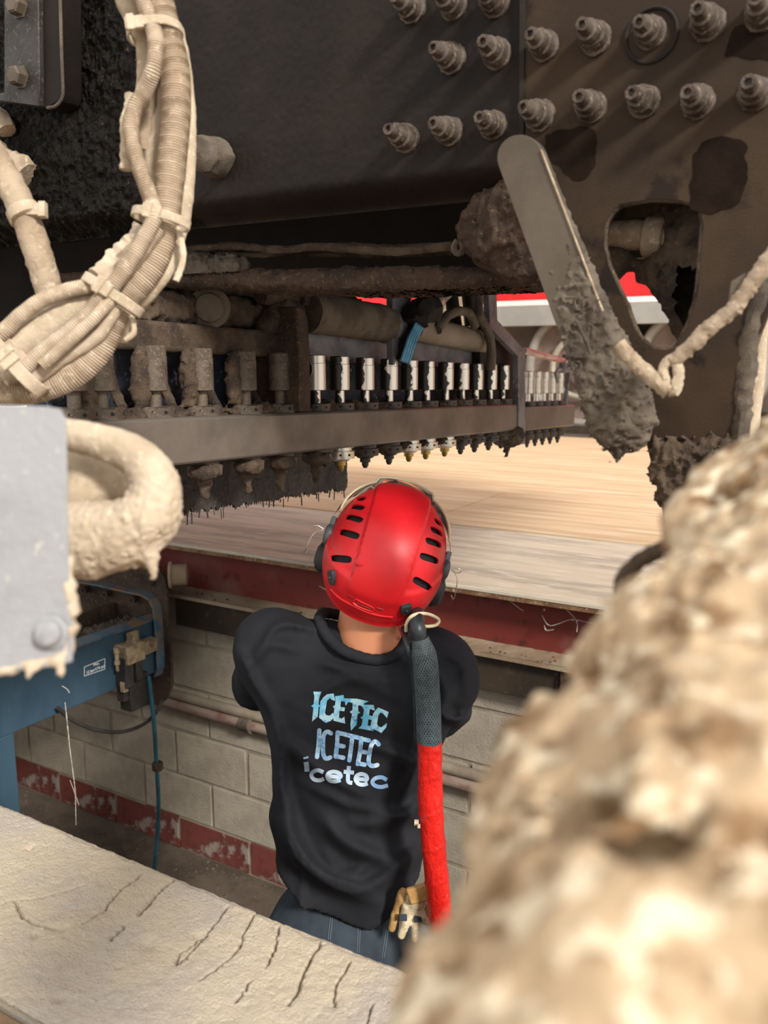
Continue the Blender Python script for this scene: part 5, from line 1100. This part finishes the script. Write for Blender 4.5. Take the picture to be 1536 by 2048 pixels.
# rear rim moulding, groove lines
def onh(pl, off): return [surf(x, y)[0]+surf(x, y)[1]*off for x, y in pl]
mb = MB(); mb.tube(onh([(662,1178),(680,1196),(705,1210),(730,1222),(755,1230),(785,1234)], .0005), .0022, 8, .004); mb.tube(onh([(706,1204),(716,1212),(744,1222),(746,1215),(724,1204),(712,1198),(706,1204)], .001), .0014, 6, .003); part('rim_moulding', mb, helmet_m, hs)
mb = MB(); 
for x0, y0, x1, y1 in [(696,1191,708,1197), (716,1208,742,1218), (754,1216,766,1220)]: mb.tube(onh([(x0, y0), ((x0+x1)/2, (y0+y1)/2), (x1, y1)], -.0006), .0022, 6, .003)
part('rim_slot', mb, M('dark_red_slot', '7d1015', rough=.5, bump=0), hs)
mb = MB(); mb.tube(onh([(662,1104),(675,1112),(692,1121),(712,1129),(726,1130)], .0002), .0018, 6, .004); part('moulded_line', mb, helmet_m, hs)
for x, y, ww, hh in [(667,1154,.0100,.0150), (810,1216,.0120,.0120)]:
    p, n = surf(x, y); mb = MB(); a_, b_ = basis(n); cyc = [p+a_*ww*cx+b_*hh*cy-n*.002 for cx, cy in [(-.9,.8),(.7,1),(1,.5),(.7,-.5),(.2,-1),(-.5,-.9),(-1,.2)]]; mb.prism(cyc, n*.010); mb.lathe(p+n*.008, n, [(0, .004), (.003, .003)], 8); part('lamp_clip', mb, rubber, hs, 'black headlamp clip', bev=.0015)
# ear muff mounts, cups and wire arms
for s, (x, y) in ((-1, (675, 1062)), (1, (873, 1138))):
    sp_ = HW(np.array([s*.117, -.012, .018])); ux_ = R0*s
    mb = MB(); mb.lathe(sp_-ux_*.006, ux_, [(0, .021), (.008, .023), (.013, .020), (.016, .012), (.0165, .004)], 20); mb.box(sp_+U0*.006+F0*.008, (.010, .052, .024), (ux_, (F0*.8+U0*.6), (U0*.8-F0*.6))); part('muff_mount', mb, grey_plastic, hs, 'grey swivel mount', bev=.0015)
    cp_ = HW(np.array([s*.116, .002, -.050]))+R0*s*.004
    mb = MB(); mb.lathe(cp_-ux_*.022, ux_, [(0, .030), (.004, .034), (.018, .034), (.030, .028), (.036, .016), (.037, .003)], 24); part('ear_cup', mb, rubber, hs, 'black ear defender cup')
    mb = MB()
    q0 = sp_+ux_*.014; mb.tube([q0+F0*.01, q0+ux_*.016-U0*.010, q0+ux_*.022-U0*.04-F0*.01, cp_+ux_*.036-F0*.010, cp_+ux_*.030]+[], .0011, 6, .004); mb.tube([q0+U0*.01, q0+ux_*.012+U0*.014, q0+ux_*.020+U0*.010, q0+ux_*.014+U0*.002, q0+U0*.004], .0009, 6, .003, smooth=False); part('wire_arm', mb, chrome, hs)
# clear visor raised over the front of the shell
def vis(U, V):
    P = hp(U, V)*1.0; P = P*(1.07+.02*np.sin(U))[..., None]; return HW(P+np.array([0, .004, .0]))
mb = MB(); mb.grid(vis, (.10, math.pi-.10, 60), (.98, 1.32, 8)); part('visor', mb, visor_m, hs, 'clear visor raised over the front', sharp=180)
mb = MB(); mb.tube([vis(np.array([u]), np.array([.98]))[0] for u in np.linspace(.02, math.pi-.02, 40)], .0022, 8, .006); mb.tube([vis(np.array([u]), np.array([1.32]))[0] for u in np.linspace(.06, math.pi-.06, 40)], .0014, 8, .006); part('visor_edge', mb, cream, hs, 'pale visor edge')
# chin strap end showing at the nape, right side
mb = MB(); mb.tube([PH(797, 1240, 1.58), PH(803, 1256, 1.575), PH(808, 1272, 1.57)], .006, 8, .004); part('nape_strap', mb, tape_red, hs, 'red strap end at the nape')
# ------------------------------------------------------------------ blasting gun and its hose
gn = thing('blasting_gun', 'slim blasting gun held up, only its tip showing above the red helmet', 'tool', gbase)
mb = MB(); mb.tube([gpt(t) for t in (-.05, .3, .6)], .016, 14, .02, smooth=False); part('grip', mb, rubber, gn)
mb = MB(); mb.tube([gpt(.6), gpt(.8), gpt(1)], .0075, 12, .01, smooth=False); part('nozzle', mb, rubber, gn)
def H(x, y, d=0): return PH(x, y, 1.475+d)
ho = thing('blasting_hose', 'hose over the right shoulder, dark braided sleeve above and glossy red tape below', 'hose', H(870, 1790))
mb = MB(); mb.tube([gpt(.0), PH(800, 1290, 1.95), PH(826, 1235, 1.78), PH(832, 1222, 1.60), H(833, 1240, .02), H(836, 1262), H(840, 1282)], .0145, 14, .006, rf=lambda s, a, D, P: 1+.05*np.sign(np.cos(s*2*math.pi/.022+.0*a))); part('taped_end', mb, tape_black, ho, 'black taped end')
bp = [H(840,1276), H(846,1300), H(851,1330), H(854,1370), H(857,1420), H(858,1470), H(859,1484)]
hr = lambda a, b: (lambda s, an, D, P: a + b*sst(0, .05, s))
mb = MB(); mb.tube(bp, .0218, 20, .006, rf=lambda s, a, D, P: .68+.32*sst(0, .035, s)+0*a); slv = part('braided_sleeve', mb, braid_m, ho, 'dark grey braided sleeve')
# braid: crossing strands wound on the sleeve
P_ = resample(catmull(np.array(bp)), .0022); T_ = np.gradient(P_, axis=0); T_ /= np.linalg.norm(T_, axis=1)[:, None]; Ls = np.arange(len(P_))*.0022
mb = MB()
for k in range(26):
    for sg in (1, -1):
        V = []
        for i in range(0, len(P_)):
            a_, b_ = basis(T_[i]); r = .0218*(.68+.32*float(sst(0, .035, Ls[i]))) + .0006 + .0003*math.cos(i*2.2+k*math.pi+(0 if sg > 0 else math.pi)); an = 2*math.pi*k/26 + sg*Ls[i]*26; V.append(P_[i]+(a_*math.cos(an)+b_*math.sin(an))*r)
        V = np.array(V); Tn = np.gradient(V, axis=0); Tn /= np.linalg.norm(Tn, axis=1)[:, None]; Rr = V-P_; Rr /= np.linalg.norm(Rr, axis=1)[:, None]; S_ = np.cross(Tn, Rr); m = len(V)
        VV = np.concatenate([V-S_*.0013, V+Rr*.0006, V+S_*.0013]); mb.add(VV, [(i, i+1, m+i+1, m+i) for i in range(m-1)]+[(m+i, m+i+1, 2*m+i+1, 2*m+i) for i in range(m-1)])
part('braid_strands', mb, braid_hi, slv, kind='stuff', sharp=180)
rp_ = [H(859,1482), H(860,1530), H(861,1600), H(866,1680), H(872,1740), H(878,1800), H(886,1880), H(900,1990), H(915,2150)]
mb = MB(); mb.tube(rp_, .0228, 30, .003, rf=lambda s, a, D, P: 1+.030*fbm(P*[1, 1, .6], 50, 2, 7)+.060*np.clip(noise(P, 75, 8), 0, 1)+.035*(((s+.006*np.sin(a))*14) % 1 > .92)); part('red_tape_wrap', mb, tape_red, ho, 'glossy wrinkled red tape wrap', sharp=50)
mb = MB(); mb.box(H(833, 1645, -.012), (.008, .010, .004), (RT, CU, CF)); mb.box(H(838, 1652, -.022), (.005, .007, .003), (RT, CU, CF)); part('tape_tab', mb, mud_pale, ho)
# cream band looped round the hose top, with a thin dark cable
mb = MB(); mb.tube([PH(x, y, 1.50+d) for x, y, d in [(812,1262,.0),(814,1245,-.01),(824,1232,-.02),(842,1227,.0),(862,1230,.03),(878,1240,.05),(872,1250,.04),(855,1253,.01),(846,1252,-.01)]], .0032, 10, .004); single('cream_band', mb, cream, 'cream plastic band looped round the top of the hose', 'band')
mb = MB(); mb.tube([PH(808, 1258, 1.53), PH(812, 1275, 1.50), PH(818, 1300, 1.485), PH(828, 1340, 1.483), PH(833, 1400, 1.483), PH(835, 1480, 1.486)], .007, 10, .01); part('trigger_cable', mb, tape_black, ho, 'thin black cable alongside the sleeve')
# glove hanging out of the pocket
def glove(name, pts, th, cuff, mat, label):
    lo = np.min([PH(x, y, 1.5) for x, y in [(770, 1910), (880, 1750)]], 0)-.1; hi = np.max([PH(x, y, 1.6) for x, y in [(770, 1910), (880, 1750)]], 0)+.1
    f = Field(lo, hi, .0028)
    for c_ in cuff: f.ell(PH(c_[0], c_[1], c_[2]), (c_[3], .014, c_[4]), (RT, FW, (0, 0, 1)), k=.010)
    for p in pts:
        for a, b in zip(p[:-1], p[1:]): f.cap(PH(*a), PH(*b), th, th*.95, k=.005)
    f.disp(lambda G: .0012*lumps(G, 90, 3)); v_, f_ = f.mesh(); return part(name, (relax(v_, f_, 1), f_), mat, gv, label, sharp=180)
gv = thing('work_gloves', 'pale leather work gloves hanging from the back pocket beside the red hose', 'gloves', PH(820, 1870, 1.53))
G_ = 1.515
glove('glove', [[(826,1815,G_),(812,1845,G_),(803,1870,G_)], [(838,1820,G_),(832,1850,G_),(830,1876,G_)], [(846,1812,G_),(848,1832,G_),(852,1842,G_)], [(812,1812,G_),(808,1835,G_+.01),(806,1855,G_+.01)]], .0082, [(832,1800,G_,.020,.022),(838,1790,G_,.018,.02)], glove_pale, 'pale leather glove')
glove('glove', [[(800,1800,G_+.015),(790,1830,G_+.015),(784,1856,G_+.015)], [(842,1800,G_),(854,1812,G_),(856,1826,G_)]], .0080, [(806,1795,G_+.015,.012,.02)], glove_tan, 'tan glove behind')
mb = MB(); mb.box(PH(838, 1787, G_-.012), (.042, .012, .030), (RT+CU*.3, CF, CU-RT*.3)); part('cuff', mb, glove_tan, gv, 'fuzzy tan cuff', bev=.004, lump=.003, lsc=160)
mb = MB()
for x, y in [(806,1835),(836,1838)]: mb.box(PH(x, y, G_-.008), (.016, .004, .014), (RT, CF, CU))
part('patch', mb, denim_m, gv, 'dark grey patches on the fingers', bev=.002)
